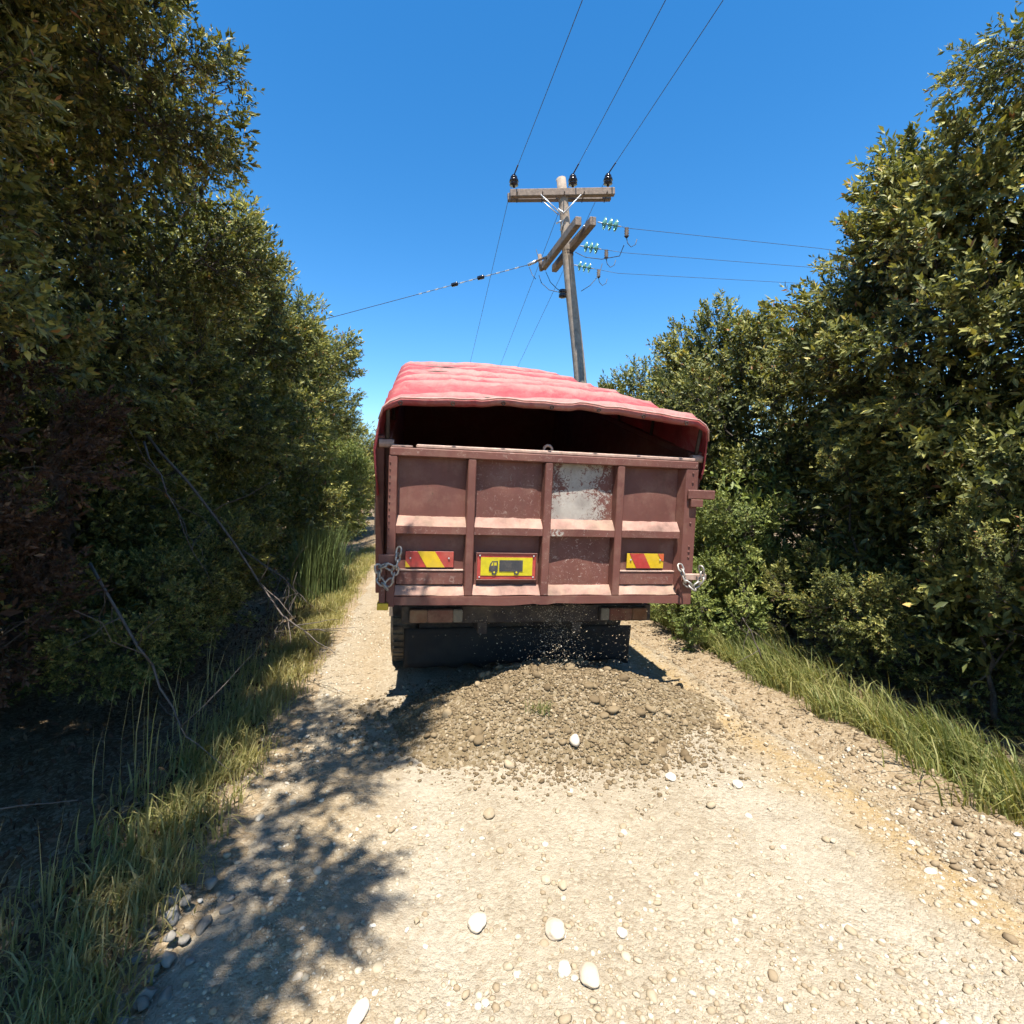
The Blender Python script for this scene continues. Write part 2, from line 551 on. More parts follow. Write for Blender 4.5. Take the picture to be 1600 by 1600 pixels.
# ------------------------------------------------------------------ ground and road
def ground_h(x, y):
    x = np.asarray(x, float); y = np.asarray(y, float)
    l = x - (0.91 - 0.19 * y)
    def ss(a, b, t):
        q = np.clip((t - a) / (b - a), 0, 1)
        return q * q * (3 - 2 * q)
    h = -0.30 * ss(-1.9, -3.3, l) + 0.6 * ss(-4.0, -9, l)
    wob = 0.12 * vnoise(y * 0.9, 0, 0, 3)
    berm = np.exp(-((l - 1.98 - wob) / 0.24) ** 2) * (0.075 + 0.04 * vnoise(y * 1.7, 3, 0, 5))
    h = h + berm - 0.08 * ss(2.1, 2.6, l) + 0.5 * ss(3.2, 9, l)
    off = ss(1.5, 2.0, np.abs(l - 0.05))
    h = h + off * 0.07 * fbm(x * 2.2, y * 2.2, 0, 11) + off * 0.035 * fbm(x * 9, y * 9, 0, 15)
    return h


def road_h(x, y):
    l = x - (0.91 - 0.19 * y)
    rut = -0.018 * (np.exp(-((l - 0.95) / 0.3) ** 2) + np.exp(-((l + 0.85) / 0.3) ** 2))
    return 0.012 + rut + 0.022 * fbm(x * 1.6, y * 1.6, 0, 21) + 0.011 * fbm(x * 11, y * 11, 0, 25, 3)


def height(x, y):
    """top of the road or of the ground beside it"""
    x = np.asarray(x, float); y = np.asarray(y, float)
    l = x - (0.91 - 0.19 * y)
    e = np.clip((1.93 - np.abs(l + 0.03)) / 0.22, 0, 1)
    return np.maximum(ground_h(x, y) - 0.03 * (np.abs(l) < 1.55), road_h(x, y) * e - 0.06 * (1 - e))


def grid_mesh(name, us, vs_, fn):
    U, V = np.meshgrid(us, vs_)
    P = fn(U.ravel(), V.ravel())
    nu, nv = len(us), len(vs_)
    i = np.arange(nu * nv).reshape(nv, nu)
    F = np.stack([i[:-1, :-1], i[:-1, 1:], i[1:, 1:], i[1:, :-1]], -1).reshape(-1, 4)
    return np_mesh(name, P, F, smooth=True)


ls = np.concatenate([-np.geomspace(300, 6, 22), np.linspace(-5.7, -1.7, 50), np.linspace(-1.5, 1.5, 6), np.linspace(1.6, 4.6, 56), np.geomspace(5, 300, 20)])
ys = np.concatenate([-np.geomspace(200, 2.2, 12), np.linspace(-2, 9, 150), np.linspace(9.1, 30, 80), np.geomspace(31, 600, 18)])
def gfn(l, y):
    x = 0.91 - 0.19 * y + l
    return np.stack([x, y, ground_h(x, y) - 0.03 * (np.abs(l) < 1.55)], -1)
tag(link('ground', grid_mesh('ground', ls, ys, gfn), M['ground']), kind='structure')

rl = np.linspace(-1.96, 1.90, 110)
ry = np.concatenate([np.linspace(-3, 0.8, 20), np.linspace(0.85, 6, 190), np.linspace(6.1, 40, 120), np.geomspace(41, 300, 14)])
def rfn(l, y):
    x = 0.91 - 0.19 * y + l
    e = np.clip((1.93 - np.abs(l + 0.03)) / 0.22, 0, 1)
    return np.stack([x, y, road_h(x, y) * e - 0.06 * (1 - e)], -1)
road = tag(link('road', grid_mesh('road', rl, ry, rfn), M['road']), kind='structure')

# ------------------------------------------------------------------ stones
def ico(sub):
    bm = bmesh.new()
    bmesh.ops.create_icosphere(bm, subdivisions=sub, radius=1.0)
    V = np.array([v.co for v in bm.verts]); F = np.array([[v.index for v in f.verts] for f in bm.faces])
    bm.free()
    return V, F


ICO = {k: ico(k) for k in (1, 2, 3, 4)}
ICO[0] = (np.array([(1, 0, 0), (0, 1, 0), (-1, 0, 0), (0, -1, 0), (0, 0, 1), (0, 0, -1)], float), np.array([(0, 1, 4), (1, 2, 4), (2, 3, 4), (3, 0, 4), (1, 0, 5), (2, 1, 5), (3, 2, 5), (0, 3, 5)]))


def stone_shape(sub, seed, angular=0.3):
    V, F = ICO[sub]
    r = np.random.default_rng(seed)
    V = V.copy()
    n = 1 + 0.16 * vnoise(V[:, 0] * 1.3 + seed * 3.1, V[:, 1] * 1.3, V[:, 2] * 1.3, seed) + 0.05 * vnoise(V[:, 0] * 3.1, V[:, 1] * 3.1 + seed, V[:, 2] * 3.1, seed + 9)
    V = V * n[:, None]
    for _ in range(int(9 * angular) + 1):               # chop a few flat faces
        d = nrm(r.normal(size=3)); t = r.uniform(0.62, 0.85)
        s = V @ d
        V = V - np.outer(np.maximum(s - t, 0) * angular * 2.2 * 0.7, d)
    V = V * np.array([r.uniform(0.85, 1.25), r.uniform(0.65, 0.95), r.uniform(0.45, 0.75)])
    return V, F


STONES = {}
def stone_mesh(key, mat, sub=2, seed=0, angular=0.3):
    if key not in STONES:
        V, F = stone_shape(sub, seed, angular)
        me = np_mesh('stone', V, F, tone=np.full(len(V), (seed * 0.37) % 1), smooth=True)
        me.materials.append(mat)
        STONES[key] = me
    return STONES[key]


def put_stone(me, x, y, r, parent=None, name='stone', z=None, sink=0.25, tilt=0.25, yaw=None):
    o = bpy.data.objects.new(name, me)
    COL.objects.link(o)
    zz = float(height(x, y)) if z is None else z
    o.location = (x, y, zz + r * (0.55 - sink))
    o.rotation_euler = (random.uniform(-tilt, tilt), random.uniform(-tilt, tilt), random.uniform(0, 6.28) if yaw is None else yaw)
    o.scale = (r, r, r)
    if parent is not None:
        o.parent = parent
    return o


def pebble_mesh(name, pts, rad, seed=1, sub=1, tones=None, flat=True):
    """many pebbles joined into one mesh"""
    r = np.random.default_rng(seed)
    shapes = [stone_shape(sub, 50 + k, 0.45)[0] for k in range(8)]
    F0 = ICO[sub][1]
    n = len(pts)
    nv = len(shapes[0])
    which = r.integers(0, 8, n)
    S = np.stack(shapes)[which]
    yaw = r.uniform(0, 6.28, n); ti = r.normal(0, 0.3, n)
    c, s = np.cos(yaw)[:, None], np.sin(yaw)[:, None]
    ct, st = np.cos(ti)[:, None], np.sin(ti)[:, None]
    X, Y, Z = S[..., 0], S[..., 1], S[..., 2]
    Y, Z = Y * ct - Z * st, Y * st + Z * ct
    X, Y = X * c - Y * s, X * s + Y * c
    V = np.stack([X, Y, Z], -1) * np.asarray(rad)[:, None, None] + np.asarray(pts)[:, None, :]
    F = (F0[None] + (np.arange(n) * nv)[:, None, None]).reshape(-1, 3)
    t = np.repeat(r.uniform(0, 1, n) if tones is None else tones, nv)
    return np_mesh(name, V.reshape(-1, 3), F, tone=t, smooth=True)


def road_pts(n, ymin, ymax, lmin, lmax, r, power=1.0):
    y = ymin + (ymax - ymin) * r.uniform(0, 1, n) ** power
    l = r.uniform(lmin, lmax, n)
    return 0.91 - 0.19 * y + l, y


rg = np.random.default_rng(3)
# fine gravel: nobody could count it
x1, y1 = road_pts(84000, 0.75, 8.0, -2.1, 1.95, rg, 1.8)
k = fbm(x1 * 1.3, y1 * 1.3, 0, 31) * 1.4 + rg.uniform(-0.45, 0.45, len(x1)) > 0.0
x1, y1 = x1[k], y1[k]
r1 = 0.0032 + 0.015 * rg.uniform(0, 1, len(x1)) ** 6
for sel, sb in ((y1 < 2.7, 1), (y1 >= 2.7, 0)):
    xs_, ys_, rs_ = x1[sel], y1[sel], r1[sel]
    me = pebble_mesh('gravel', np.stack([xs_, ys_, height(xs_, ys_) + rs_ * 0.10], -1), rs_ * (1.1 if sb else 1.25), 5, sub=sb)
    tag(link('gravel', me, M['stone'], road), kind='stuff')
# crumbled soil and clods along the right edge
yb = rg.uniform(0.9, 11, 8000); lb = 1.90 + 0.12 * vnoise(yb * 0.9, 0, 0, 3) + rg.normal(0, 0.21, len(yb))
xb = 0.91 - 0.19 * yb + lb
rb = 0.005 + 0.024 * rg.uniform(0, 1, len(xb)) ** 8
M['clod'] = stone_mat('clod', [(0.0, (0.17, 0.12, 0.068)), (0.6, (0.25, 0.185, 0.112)), (1.0, (0.34, 0.27, 0.175))])
me = pebble_mesh('clods', np.stack([xb, yb, height(xb, yb) + rb * 0.2], -1), rb, 6)
tag(link('clods', me, M['clod'], bpy.data.objects['ground']), kind='stuff')

# stones one can pick out, parts of the road
x2, y2 = road_pts(270, 0.85, 4.6, -1.9, 1.85, rg, 1.35)
for i in range(len(x2)):
    q = rg.uniform()
    r_ = 0.012 + 0.018 * rg.uniform() ** 2.2
    white = q > 0.90
    me = stone_mesh(('w' if white else 's', i % 9), M['white_stone'] if white else M['stone'], 2, i % 9 + (20 if white else 0), 0.5 + 0.25 * (i % 3))
    put_stone(me, float(x2[i]), float(y2[i]), r_, road, sink=rg.uniform(0.3, 0.7))

HERO = [  # pixel, half width in metres, stretch, label
    (745, 1446, 0.038, 1.3, 'pale knobbly stone on the road, nearest left of the white egg stone'),
    (868, 1461, 0.043, 1.3, 'large smooth white egg-shaped stone, biggest on the foreground road'),
    (882, 1520, 0.026, 1.25, 'small pale grey oval stone directly below the big white egg stone'),
    (921, 1532, 0.037, 1.4, 'long pale cobble with tan underside at the lower middle of the road'),
    (853, 1381, 0.023, 1.2, 'left one of two rounded pebbles lying side by side on the mid road'),
    (880, 1389, 0.024, 1.2, 'right one of two rounded pebbles lying side by side on the mid road'),
    (972, 1462, 0.023, 1.0, 'small round white pebble to the right of the white egg stone'),
    (764, 1277, 0.034, 1.3, 'flat brownish stone lying just in front of the gravel heap'),
    (1048, 1217, 0.034, 1.3, 'pale flat stone near the right toe of the gravel heap'),
    (1152, 1229, 0.034, 1.2, 'pale angular stone on bare road right of the gravel heap'),
    (497, 1366, 0.022, 1.0, 'single small white stone at the edge of the tree shadow'),
    (561, 1588, 0.028, 1.9, 'long white stone at the bottom edge of the picture'),
]
for i, (u, v, r_, st, lab) in enumerate(HERO):
    d = CAM_M.to_3x3() @ Vector(((u - 800) / 800.0, (800 - v) / 800.0, -1.0))
    t = CAM_H / -d.z
    x, y = d.x * t, d.y * t
    V, F = stone_shape(4, 300 + i, 0.30)
    V = V / np.abs(V).max(axis=0)
    me = np_mesh('stone', V, F, tone=np.full(len(V), 0.5), smooth=True)
    me.materials.append(M['white_stone'] if 'white' in lab or 'pale' in lab else M['stone'])
    o = bpy.data.objects.new('loose_stone', me)
    COL.objects.link(o)
    o.location = (x, y, float(height(x, y)) + r_ * 0.30)
    o.scale = (r_, r_ * st, r_ * 0.62)
    o.rotation_euler = (random.uniform(-0.1, 0.1), random.uniform(-0.1, 0.1), random.uniform(-0.35, 0.35))
    if 'long white' in lab: o.rotation_euler.z = -0.3
    tag(o, lab, 'stone', 'loose stones on the road')

# heap of grey stones under the left grass
hx, hy = RP(-1.93, 1.75)[:2]
sh = empty('stone_heap', (hx, hy, float(height(hx, hy))))
tag(sh, 'heap of pale grey stones in shade at the lower left road edge', 'stone heap')
for i in range(46):
    t = rg.uniform(-1, 1); w = rg.normal(0, 0.075)
    x, y = hx + 0.02 * t + w + 0.03, hy + 0.40 * t + rg.normal(0, 0.03)
    r_ = rg.uniform(0.018, 0.045)
    o = put_stone(stone_mesh(('g', i % 7), M['grey_stone'], 2, 70 + i % 7, 1.0), x - hx, y - hy, r_, sh, z=0.0, tilt=0.7)
    o.location.z = float(height(x, y)) - sh.location.z + 0.06 * max(0, 1 - abs(w) / 0.13) * rg.uniform(0, 1) + r_ * 0.25

# ------------------------------------------------------------------ the heap of tipped gravel
PCX, PCY = 0.34, 3.92
def pile_h(x, y):
    dx, dy = x - PCX, y - PCY
    c, s = math.cos(0.15), math.sin(0.15)
    a = (dx * c + dy * s); b = (-dx * s + dy * c)
    e = 1 + 0.10 * vnoise(np.arctan2(b, a) * 1.6, 2, 0, 41) + 0.05 * vnoise(np.arctan2(b, a) * 5, 2, 0, 42)
    rr = np.sqrt((a / 1.30) ** 2 + (b / 0.86) ** 2) / e
    core = 0.50 * np.clip(1 - rr, 0, 1) ** 0.90
    core = np.minimum(core, 0.385 - 0.06 * rr) + 0.04 * np.exp(-((a + 0.18) / 0.3) ** 2) * np.clip(1 - rr, 0, 1)
    return core - 0.035 + (0.03 * fbm(x * 5, y * 5, 0, 43) + 0.014 * vnoise(x * 19, y * 19, 0, 47)) * np.clip(1.3 - rr, 0, 1)


us = np.linspace(PCX - 1.7, PCX + 1.7, 190); vv = np.linspace(PCY - 1.35, PCY + 1.35, 150)
def pfn(x, y):
    e = np.clip(1.25 - np.sqrt(((x - PCX) / 1.55) ** 2 + ((y - PCY) / 1.22) ** 2), 0, 1)
    return np.stack([x - PCX, y - PCY, pile_h(x, y) - 0.06 * (e <= 0)], -1)
pile = empty('gravel_heap', (PCX, PCY, 0.0))
tag(pile, 'heap of brown earthy gravel freshly tipped behind the red truck', 'gravel heap')
link('mound', grid_mesh('mound', us, vv, pfn), M['pile'], pile)
xa = PCX + rg.normal(0, 0.72, 15000); ya = PCY + rg.normal(-0.2, 0.5, 15000)
za = np.maximum(pile_h(xa, ya), height(xa, ya))
k = (np.sqrt(((xa - PCX) / 1.6) ** 2 + ((ya - PCY) / 1.02) ** 2) < 1.0 + rg.normal(0, 0.10, len(xa)))
xa, ya, za = xa[k], ya[k], za[k]
ra = 0.005 + 0.014 * rg.uniform(0, 1, len(xa)) ** 2.6
me = pebble_mesh('gravel', np.stack([xa - PCX, ya - PCY, za + ra * 0.3], -1), ra, 8)
tag(link('gravel', me, M['heap_stone'], pile), kind='stuff')
n_ = 0
while n_ < 240:
    a, rr = rg.uniform(0, 6.28), rg.uniform(0, 1) ** 0.6
    x, y = PCX + 1.45 * rr * math.cos(a), PCY + 0.98 * rr * math.sin(a)
    if y > PCY + 0.35: continue
    z = max(float(pile_h(np.array(x), np.array(y))), float(height(x, y)))
    r_ = 0.014 + 0.034 * rg.uniform() ** 3.2
    o = put_stone(stone_mesh(('h', n_ % 9), M['heap_stone'], 2, 120 + n_ % 9, 0.5), x - PCX, y - PCY, r_, pile, z=z, tilt=0.6, sink=0.3)
    n_ += 1
for i, (u, v, r_) in enumerate([(898, 1161, 0.050), (1022, 1160, 0.030), (740, 1158, 0.034), (994, 1170, 0.025), (708, 1076, 0.03), (1000, 1116, 0.045), (812, 1143, 0.03)]):
    best = None
    d = CAM_M.to_3x3() @ Vector(((u - 800) / 800.0, (800 - v) / 800.0, -1.0))
    for k in np.linspace(2.6, 4.6, 220):
        p = Vector((d.x * k / d.y, k, CAM_H + d.z * k / d.y))
        if p.z <= float(pile_h(np.array(p.x), np.array(p.y))):
            best = p; break
    if best is None: continue
    put_stone(stone_mesh(('hw', i), M['white_stone'] if i == 0 else M['heap_stone'], 3, 141 + i % 2, 0.4), best.x - PCX, best.y - PCY, r_, pile, z=best.z, tilt=0.4, sink=0.15)

# gravel still falling out from under the tailgate
nf = 2600
tt = rg.uniform(0, 1, nf)
fx = 0.36 + rg.normal(0, 0.12, nf) + rg.choice([0, 0, 0, 0.0, -0.55, 0.6], nf) * rg.uniform(0.2, 1.1, nf)
fy = 3.93 + rg.normal(0, 0.06, nf)
fz = 0.38 + 0.52 * tt
fr = 0.0014 + 0.0055 * rg.uniform(0, 1, nf) ** 3
me = pebble_mesh('falling_gravel', np.stack([fx, fy, fz], -1), fr, 9)
tag(link('falling_gravel', me, M['stone']), 'small stones falling from under the tailgate onto the heap', 'gravel', kind='stuff')

# ------------------------------------------------------------------ the truck
truck = empty('dump_truck', (0.215, 3.755, 0.0), (0, R(2.0), math.atan(0.19)))
tag(truck, 'old maroon dump truck with raised bed and red tarpaulin tipping gravel', 'truck')
TOPZ, TH = 2.035, 1.12


def part(o, loc, rot=(0, 0, 0)):
    o.location = loc
    o.rotation_euler = rot
    return o


# tailgate: hung from its top, plates set back behind ribs and rails
tail = part(MB().box((-1.13, 0.004, -TH + 0.01), (1.13, 0.012, -0.03)).build('tailgate', M['oxide'], truck), (0, 0, TOPZ), (R(1.5), 0, 0))
D = 0.072
RIBS = [(-1.150, -1.092), (-0.608, -0.552), (-0.052, 0.004), (0.500, 0.556), (1.052, 1.150)]
def zz(a): return a - TH
for i, (a, b) in enumerate(RIBS):
    dent = 0.004
    if i == 4:
        MB().prism([(a - 0.035, 0.0), (a, -D - 0.003), (b, -D - 0.003), (b, 0.012), (a, 0.012)], zz(-0.012), zz(1.03), 'z').build('corner_post', M['oxide'], tail, 0.004)
    elif i == 0:
        MB().prism([(a, 0.012), (a, -D - 0.003), (b, -D - 0.003), (b + 0.006, 0.012)], zz(-0.012), zz(1.03), 'z').build('corner_post', M['oxide'], tail, 0.004)
    else:
        MB().prism([(a - 0.008, 0.003), (a, -D - 0.004), (b, -D - 0.004), (b + 0.008, 0.003)], zz(0.062), zz(1.03), 'z').build('rib', M['oxide_worn'] if i == 2 else M['oxide'], tail, 0.005)
MB().box((-1.145, -D - 0.006, zz(1.031)), (1.145, 0.012, zz(1.088))).build('top_rail', M['oxide_worn'], tail, 0.006)
MB().box((-0.97, -D + 0.012, zz(1.089)), (1.13, -0.004, zz(1.118))).build('top_bar', M['bar_top'], tail, 0.008)
MB().box((-1.14, -D + 0.02, zz(1.089)), (-0.99, -0.008, zz(1.108))).build('top_bar', M['bar_top'], tail, 0.006)
eye = MB().ring_link(0.075, 0.06, 0.011, Matrix.Translation((-0.03, -0.03, zz(1.118)))).build('lifting_eye', M['bar_top'], tail, smooth=True)
# dented bottom rail
n = 40
bm = MB()
prof = [(0.012, 0.0), (-D - 0.006, 0.0), (-D - 0.006, 0.058), (0.0, 0.062), (0.012, 0.062)]
pts, fs = [], []
for k in range(n + 1):
    x = -1.14 + 2.19 * k / n
    dz = 0.010 * float(vnoise(x * 3.1, 1, 0, 61)) + (-0.012 if abs(x + 0.03) < 0.06 else 0)
    dy = 0.010 * float(vnoise(x * 4.3, 5, 0, 62))
    for j, (a, b) in enumerate(prof):
        pts.append((x, a + (dy if j in (1, 2) else 0), zz(b + (dz if j in (1,) else dz * 0.4 if j == 2 else 0))))
m5 = len(prof)
for k in range(n):
    for j in range(m5):
        fs.append((k * m5 + j, k * m5 + (j + 1) % m5, (k + 1) * m5 + (j + 1) % m5, (k + 1) * m5 + j))
fs += [tuple(range(m5)), tuple(range(n * m5, n * m5 + m5))]
bm.poly(pts, fs).build('bottom_rail', M['oxide'], tail)

BAYS = [(-1.086, -0.616), (-0.544, -0.060), (0.012, 0.492), (0.564, 1.018)]
for i, (a, b) in enumerate(BAYS):
    for (z0, z1, row) in ((0.060, 0.520, 0), (0.52, 1.032, 1)):
        nx, nz = 22, 22
        gx, gz = np.meshgrid(np.linspace(a - 0.006, b + 0.006, nx), np.linspace(z0, z1, nz))
        px, pz = (gx - a) / (b - a), (gz - z0) / (z1 - z0)
        bul = 0.014 * np.sin(np.pi * np.clip(px, 0, 1)) * np.sin(np.pi * pz) ** 0.6
        rough = 1.8 if i == 2 else (1.3 if (i == 1) else 0.7)
        y = 0.0035 - bul - 0.0042 * rough * (vnoise(gx * 7, gz * 3, 0, 63 + i) + 0.5 * vnoise(gx * 17, gz * 6, 0, 73 + i))
        y = np.minimum(y, 0.0035)
        V = np.stack([gx - (a + b) / 2, y, gz - (z0 + z1) / 2], -1).reshape(-1, 3)
        idx = np.arange(nx * nz).reshape(nz, nx)
        F = np.stack([idx[:-1, :-1], idx[:-1, 1:], idx[1:, 1:], idx[1:, :-1]], -1).reshape(-1, 4)
        mt = M['oxide_bare'] if (i == 2 and row == 1) else (M['oxide_chip'] if i == 2 else (M['oxide_worn'] if (i == 1 and row == 1) else M['oxide']))
        o = link('panel', np_mesh('panel', V, F, smooth=True), mt, tail)
        o.location = ((a + b) / 2, 0, zz((z0 + z1) / 2))
        if i == 2 and row == 1: o['label'] = 'panel with maroon paint flaked off to pale bare metal'
    # rails of each bay, sloped on top
    def wavy(z_front, z_top, h, name, mat):
        n = 14
        pts, fs = [], []
        for k in range(n + 1):
            x = a - 0.006 + (b - a + 0.012) * k / n
            q = float(vnoise(x * 13, z_front, 0, 91))
            pts += [(x, 0.003, zz(z_front)), (x, -D, zz(z_front)), (x, -D - 0.003 * q, zz(z_front + h) + 0.003 * q), (x, -0.018, zz(z_top) + 0.007 * float(vnoise(x * 19, z_top, 0, 92))), (x, 0.003, zz(z_top))]
        for k in range(n):
            for j in range(5):
                fs.append((k * 5 + j, k * 5 + (j + 1) % 5, (k + 1) * 5 + (j + 1) % 5, (k + 1) * 5 + j))
        fs += [(0, 1, 2, 3, 4), tuple(range(n * 5, n * 5 + 5))]
        o = MB().poly(pts, fs).build(name, mat, tail)
        o.data.materials.append(M['oxide_dust_lit'])                 # dust on the sloping top, with its sunlit brightness put into the colour
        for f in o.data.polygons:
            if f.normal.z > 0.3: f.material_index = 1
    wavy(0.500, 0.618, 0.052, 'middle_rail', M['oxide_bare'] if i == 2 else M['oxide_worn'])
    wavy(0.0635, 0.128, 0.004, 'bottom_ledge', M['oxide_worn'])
    if i in (0, 3):
        MB().box((a, -0.030, zz(0.136)), (b, 0.0, zz(0.232))).build('cover_strip', M['oxide_worn'], tail, 0.003)
        MB().box((a, -0.036, zz(0.234)), (b, 0.0, zz(0.243))).build('strip_lip', M['bar_top'], tail, 0.002)

# striped boards and the truck sign
def slab(o_name, poly, y, mat, parent, t=0.003):
    return MB().prism([(x, z) for x, z in poly], y, y + t, 'y').build(o_name, mat, parent)

def board(cx_, cz_, w, h, stripes, base):
    b = part(MB().box((-w / 2, 0, -h / 2), (w / 2, 0.005, h / 2)).build('striped_board', base, tail, 0.001), (cx_, -0.030, cz_))
    for (p, mt) in stripes:
        slab('stripe', p, -0.0035, mt, b)
    for sx in (-1, 1):
        MB().lathe([(0.007, 0), (0.006, 0.004), (0.001, 0.006)], 8, Matrix.Translation((sx * w * 0.40, -0.004, 0.008)) @ Matrix.Rotation(R(90), 4, 'X')).build('rivet', M['galv'], b)
    return b

w, h = 0.335, 0.112
board(-0.855, zz(0.315), w, h, [([(-0.085, h / 2), (0.035, h / 2), (0.105, -h / 2), (-0.02, -h / 2)], M['sign_yellow']), ([(-w / 2, -0.01), (-w / 2, -h / 2), (-w / 2 + 0.035, -h / 2)], M['sign_yellow'])], M['sign_red'])
w = 0.30
board(0.775, zz(0.318), w, h, [([(-0.13, h / 2), (-0.015, h / 2), (0.045, -h / 2), (-0.07, -h / 2)], M['sign_red']), ([(0.10, h / 2), (w / 2, h / 2), (w / 2, 0.0), (0.135, 0.0)], M['sign_orange'])], M['sign_yellow'])
sg = part(MB().box((-0.215, 0, -0.092), (0.215, 0.005, 0.092)).build('truck_sign', M['sign_red'], tail, 0.001), (-0.302, -0.034, zz(0.268)))
slab('yellow_plate', [(-0.19, -0.066), (0.19, -0.066), (0.19, 0.066), (-0.19, 0.066)], -0.0035, M['sign_lime'], sg)
def fr(a, b, c, d): MB().box((a, -0.008, b), (c, 0.004, d)).build('sign_frame', M['oxide'], sg, 0.002)
fr(-0.225, -0.100, 0.225, -0.0925); fr(-0.225, 0.0925, 0.225, 0.100); fr(-0.2255, -0.092, -0.2165, 0.092); fr(0.2165, -0.092, 0.2255, 0.092)
slab('truck_symbol_box', [(-0.055, -0.035), (0.118, -0.035), (0.118, 0.047), (-0.055, 0.047)], -0.007, M['sign_black'], sg)
slab('truck_symbol_cab', [(-0.130, -0.035), (-0.066, -0.035), (-0.066, 0.040), (-0.108, 0.040), (-0.124, 0.018), (-0.130, -0.008)], -0.007, M['sign_black'], sg)
slab('truck_symbol_window', [(-0.116, 0.008), (-0.101, 0.008), (-0.101, 0.030), (-0.106, 0.030)], -0.0078, M['sign_lime'], sg, 0.0006)
slab('truck_symbol_window', [(-0.094, 0.008), (-0.075, 0.008), (-0.075, 0.030), (-0.094, 0.030)], -0.0078, M['sign_lime'], sg, 0.0006)
for wx in (-0.092, 0.072):
    slab('truck_symbol_wheel', [(wx + 0.019 * math.cos(t * math.pi / 8), -0.041 + 0.019 * math.sin(t * math.pi / 8)) for t in range(16)], -0.0082, M['sign_black'], sg, 0.001)
    slab('truck_symbol_hub', [(wx + 0.007 * math.cos(t * math.pi / 8), -0.041 + 0.007 * math.sin(t * math.pi / 8)) for t in range(16)], -0.0092, M['sign_lime'], sg, 0.0008)
for sx in (-1, 1):
    for sz in (-1, 1):
        MB().lathe([(0.007, 0), (0.006, 0.004), (0.001, 0.006)], 8, Matrix.Translation((sx * 0.198, -0.004, sz * 0.078)) @ Matrix.Rotation(R(90), 4, 'X')).build('rivet', M['galv'], sg)

# latches, brackets
MB().box((1.062, -D - 0.030, zz(0.805)), (1.285, -D - 0.008, zz(0.875))).build('latch_arm', M['oxide_worn'], tail, 0.006)
MB().box((1.085, -D - 0.035, zz(0.745)), (1.185, -D - 0.004, zz(0.803))).build('latch_block', M['oxide'], tail, 0.004)
MB().box((1.055, -D - 0.045, zz(0.185)), (1.245, -D - 0.02, zz(0.235))).build('latch_arm', M['bar_top'], tail, 0.006)
MB().box((-1.205, -D - 0.032, zz(0.275)), (-1.075, -D - 0.006, zz(0.355))).build('latch_bracket', M['oxide'], tail, 0.005)
MB().box((-1.195, -D - 0.03, zz(0.02)), (-1.152, -0.01, zz(0.274))).build('latch_post', M['oxide_worn'], tail, 0.004)
MB().box((-1.205, -D - 0.03, zz(-0.03)), (-1.13, -0.01, zz(0.018))).build('latch_foot', M['sign_yellow'], tail, 0.004)
for zb_ in (1.0, 0.93, 0.62, 0.44, 0.40, 0.36):
    MB().lathe([(0.009, 0), (0.008, 0.006), (0.001, 0.008)], 8, Matrix.Translation((1.105, -D - 0.004, zz(zb_))) @ Matrix.Rotation(R(90), 4, 'X')).build('bolt', M['oxide_worn'], tail)
for kx in range(14):
    MB().lathe([(0.006, 0), (0.005, 0.005), (0.001, 0.006)], 6, Matrix.Translation((-1.14, -D - 0.004, zz(0.40 + 0.045 * kx))) @ Matrix.Rotation(R(90), 4, 'X')).build('bolt', M['oxide_worn'], tail)


def chain(path, parent, L=0.062, W=0.042, r=0.0075):
    ch = empty('chain', (0, 0, 0), parent=parent)
    P = [Vector(p) for p in path]
    seg = [(P[i + 1] - P[i]).length for i in range(len(P) - 1)]
    tot, step = sum(seg), L * 0.72
    for k in range(int(tot / step)):
        s = (k + 0.5) * step
        i = 0
        while i < len(seg) - 1 and s > seg[i]:
            s -= seg[i]; i += 1
        d = (P[i + 1] - P[i]).normalized()
        c = P[i] + d * s
        q = d.to_track_quat('Z', 'Y')
        Mx = Matrix.Translation(c) @ q.to_matrix().to_4x4() @ Matrix.Rotation(R(90 * (k % 2) + 20), 4, 'Z')
        MB().ring_link(L, W, r, Mx, 6, 12).build('link', M['chain'], ch, smooth=True)
    return ch

yb_ = -D - 0.045
def tz(z): return TOPZ + zz(z)
chain([(-1.065, yb_ + 0.03, tz(0.40)), (-1.075, yb_, tz(0.30)), (-1.10, yb_ - 0.01, tz(0.20)), (-1.15, yb_ - 0.01, tz(0.14)), (-1.19, yb_ - 0.01, tz(0.19)), (-1.20, yb_ - 0.01, tz(0.27)), (-1.15, yb_ - 0.02, tz(0.29)), (-1.10, yb_ - 0.02, tz(0.265))], truck)
chain([(1.02, yb_ + 0.03, tz(0.30)), (1.03, yb_, tz(0.24)), (1.055, yb_ - 0.01, tz(0.17)), (1.10, yb_ - 0.03, tz(0.135)), (1.15, yb_ - 0.03, tz(0.165)), (1.18, yb_ - 0.03, tz(0.22)), (1.165, yb_ - 0.03, tz(0.275)), (1.11, yb_ - 0.03, tz(0.27))], truck)

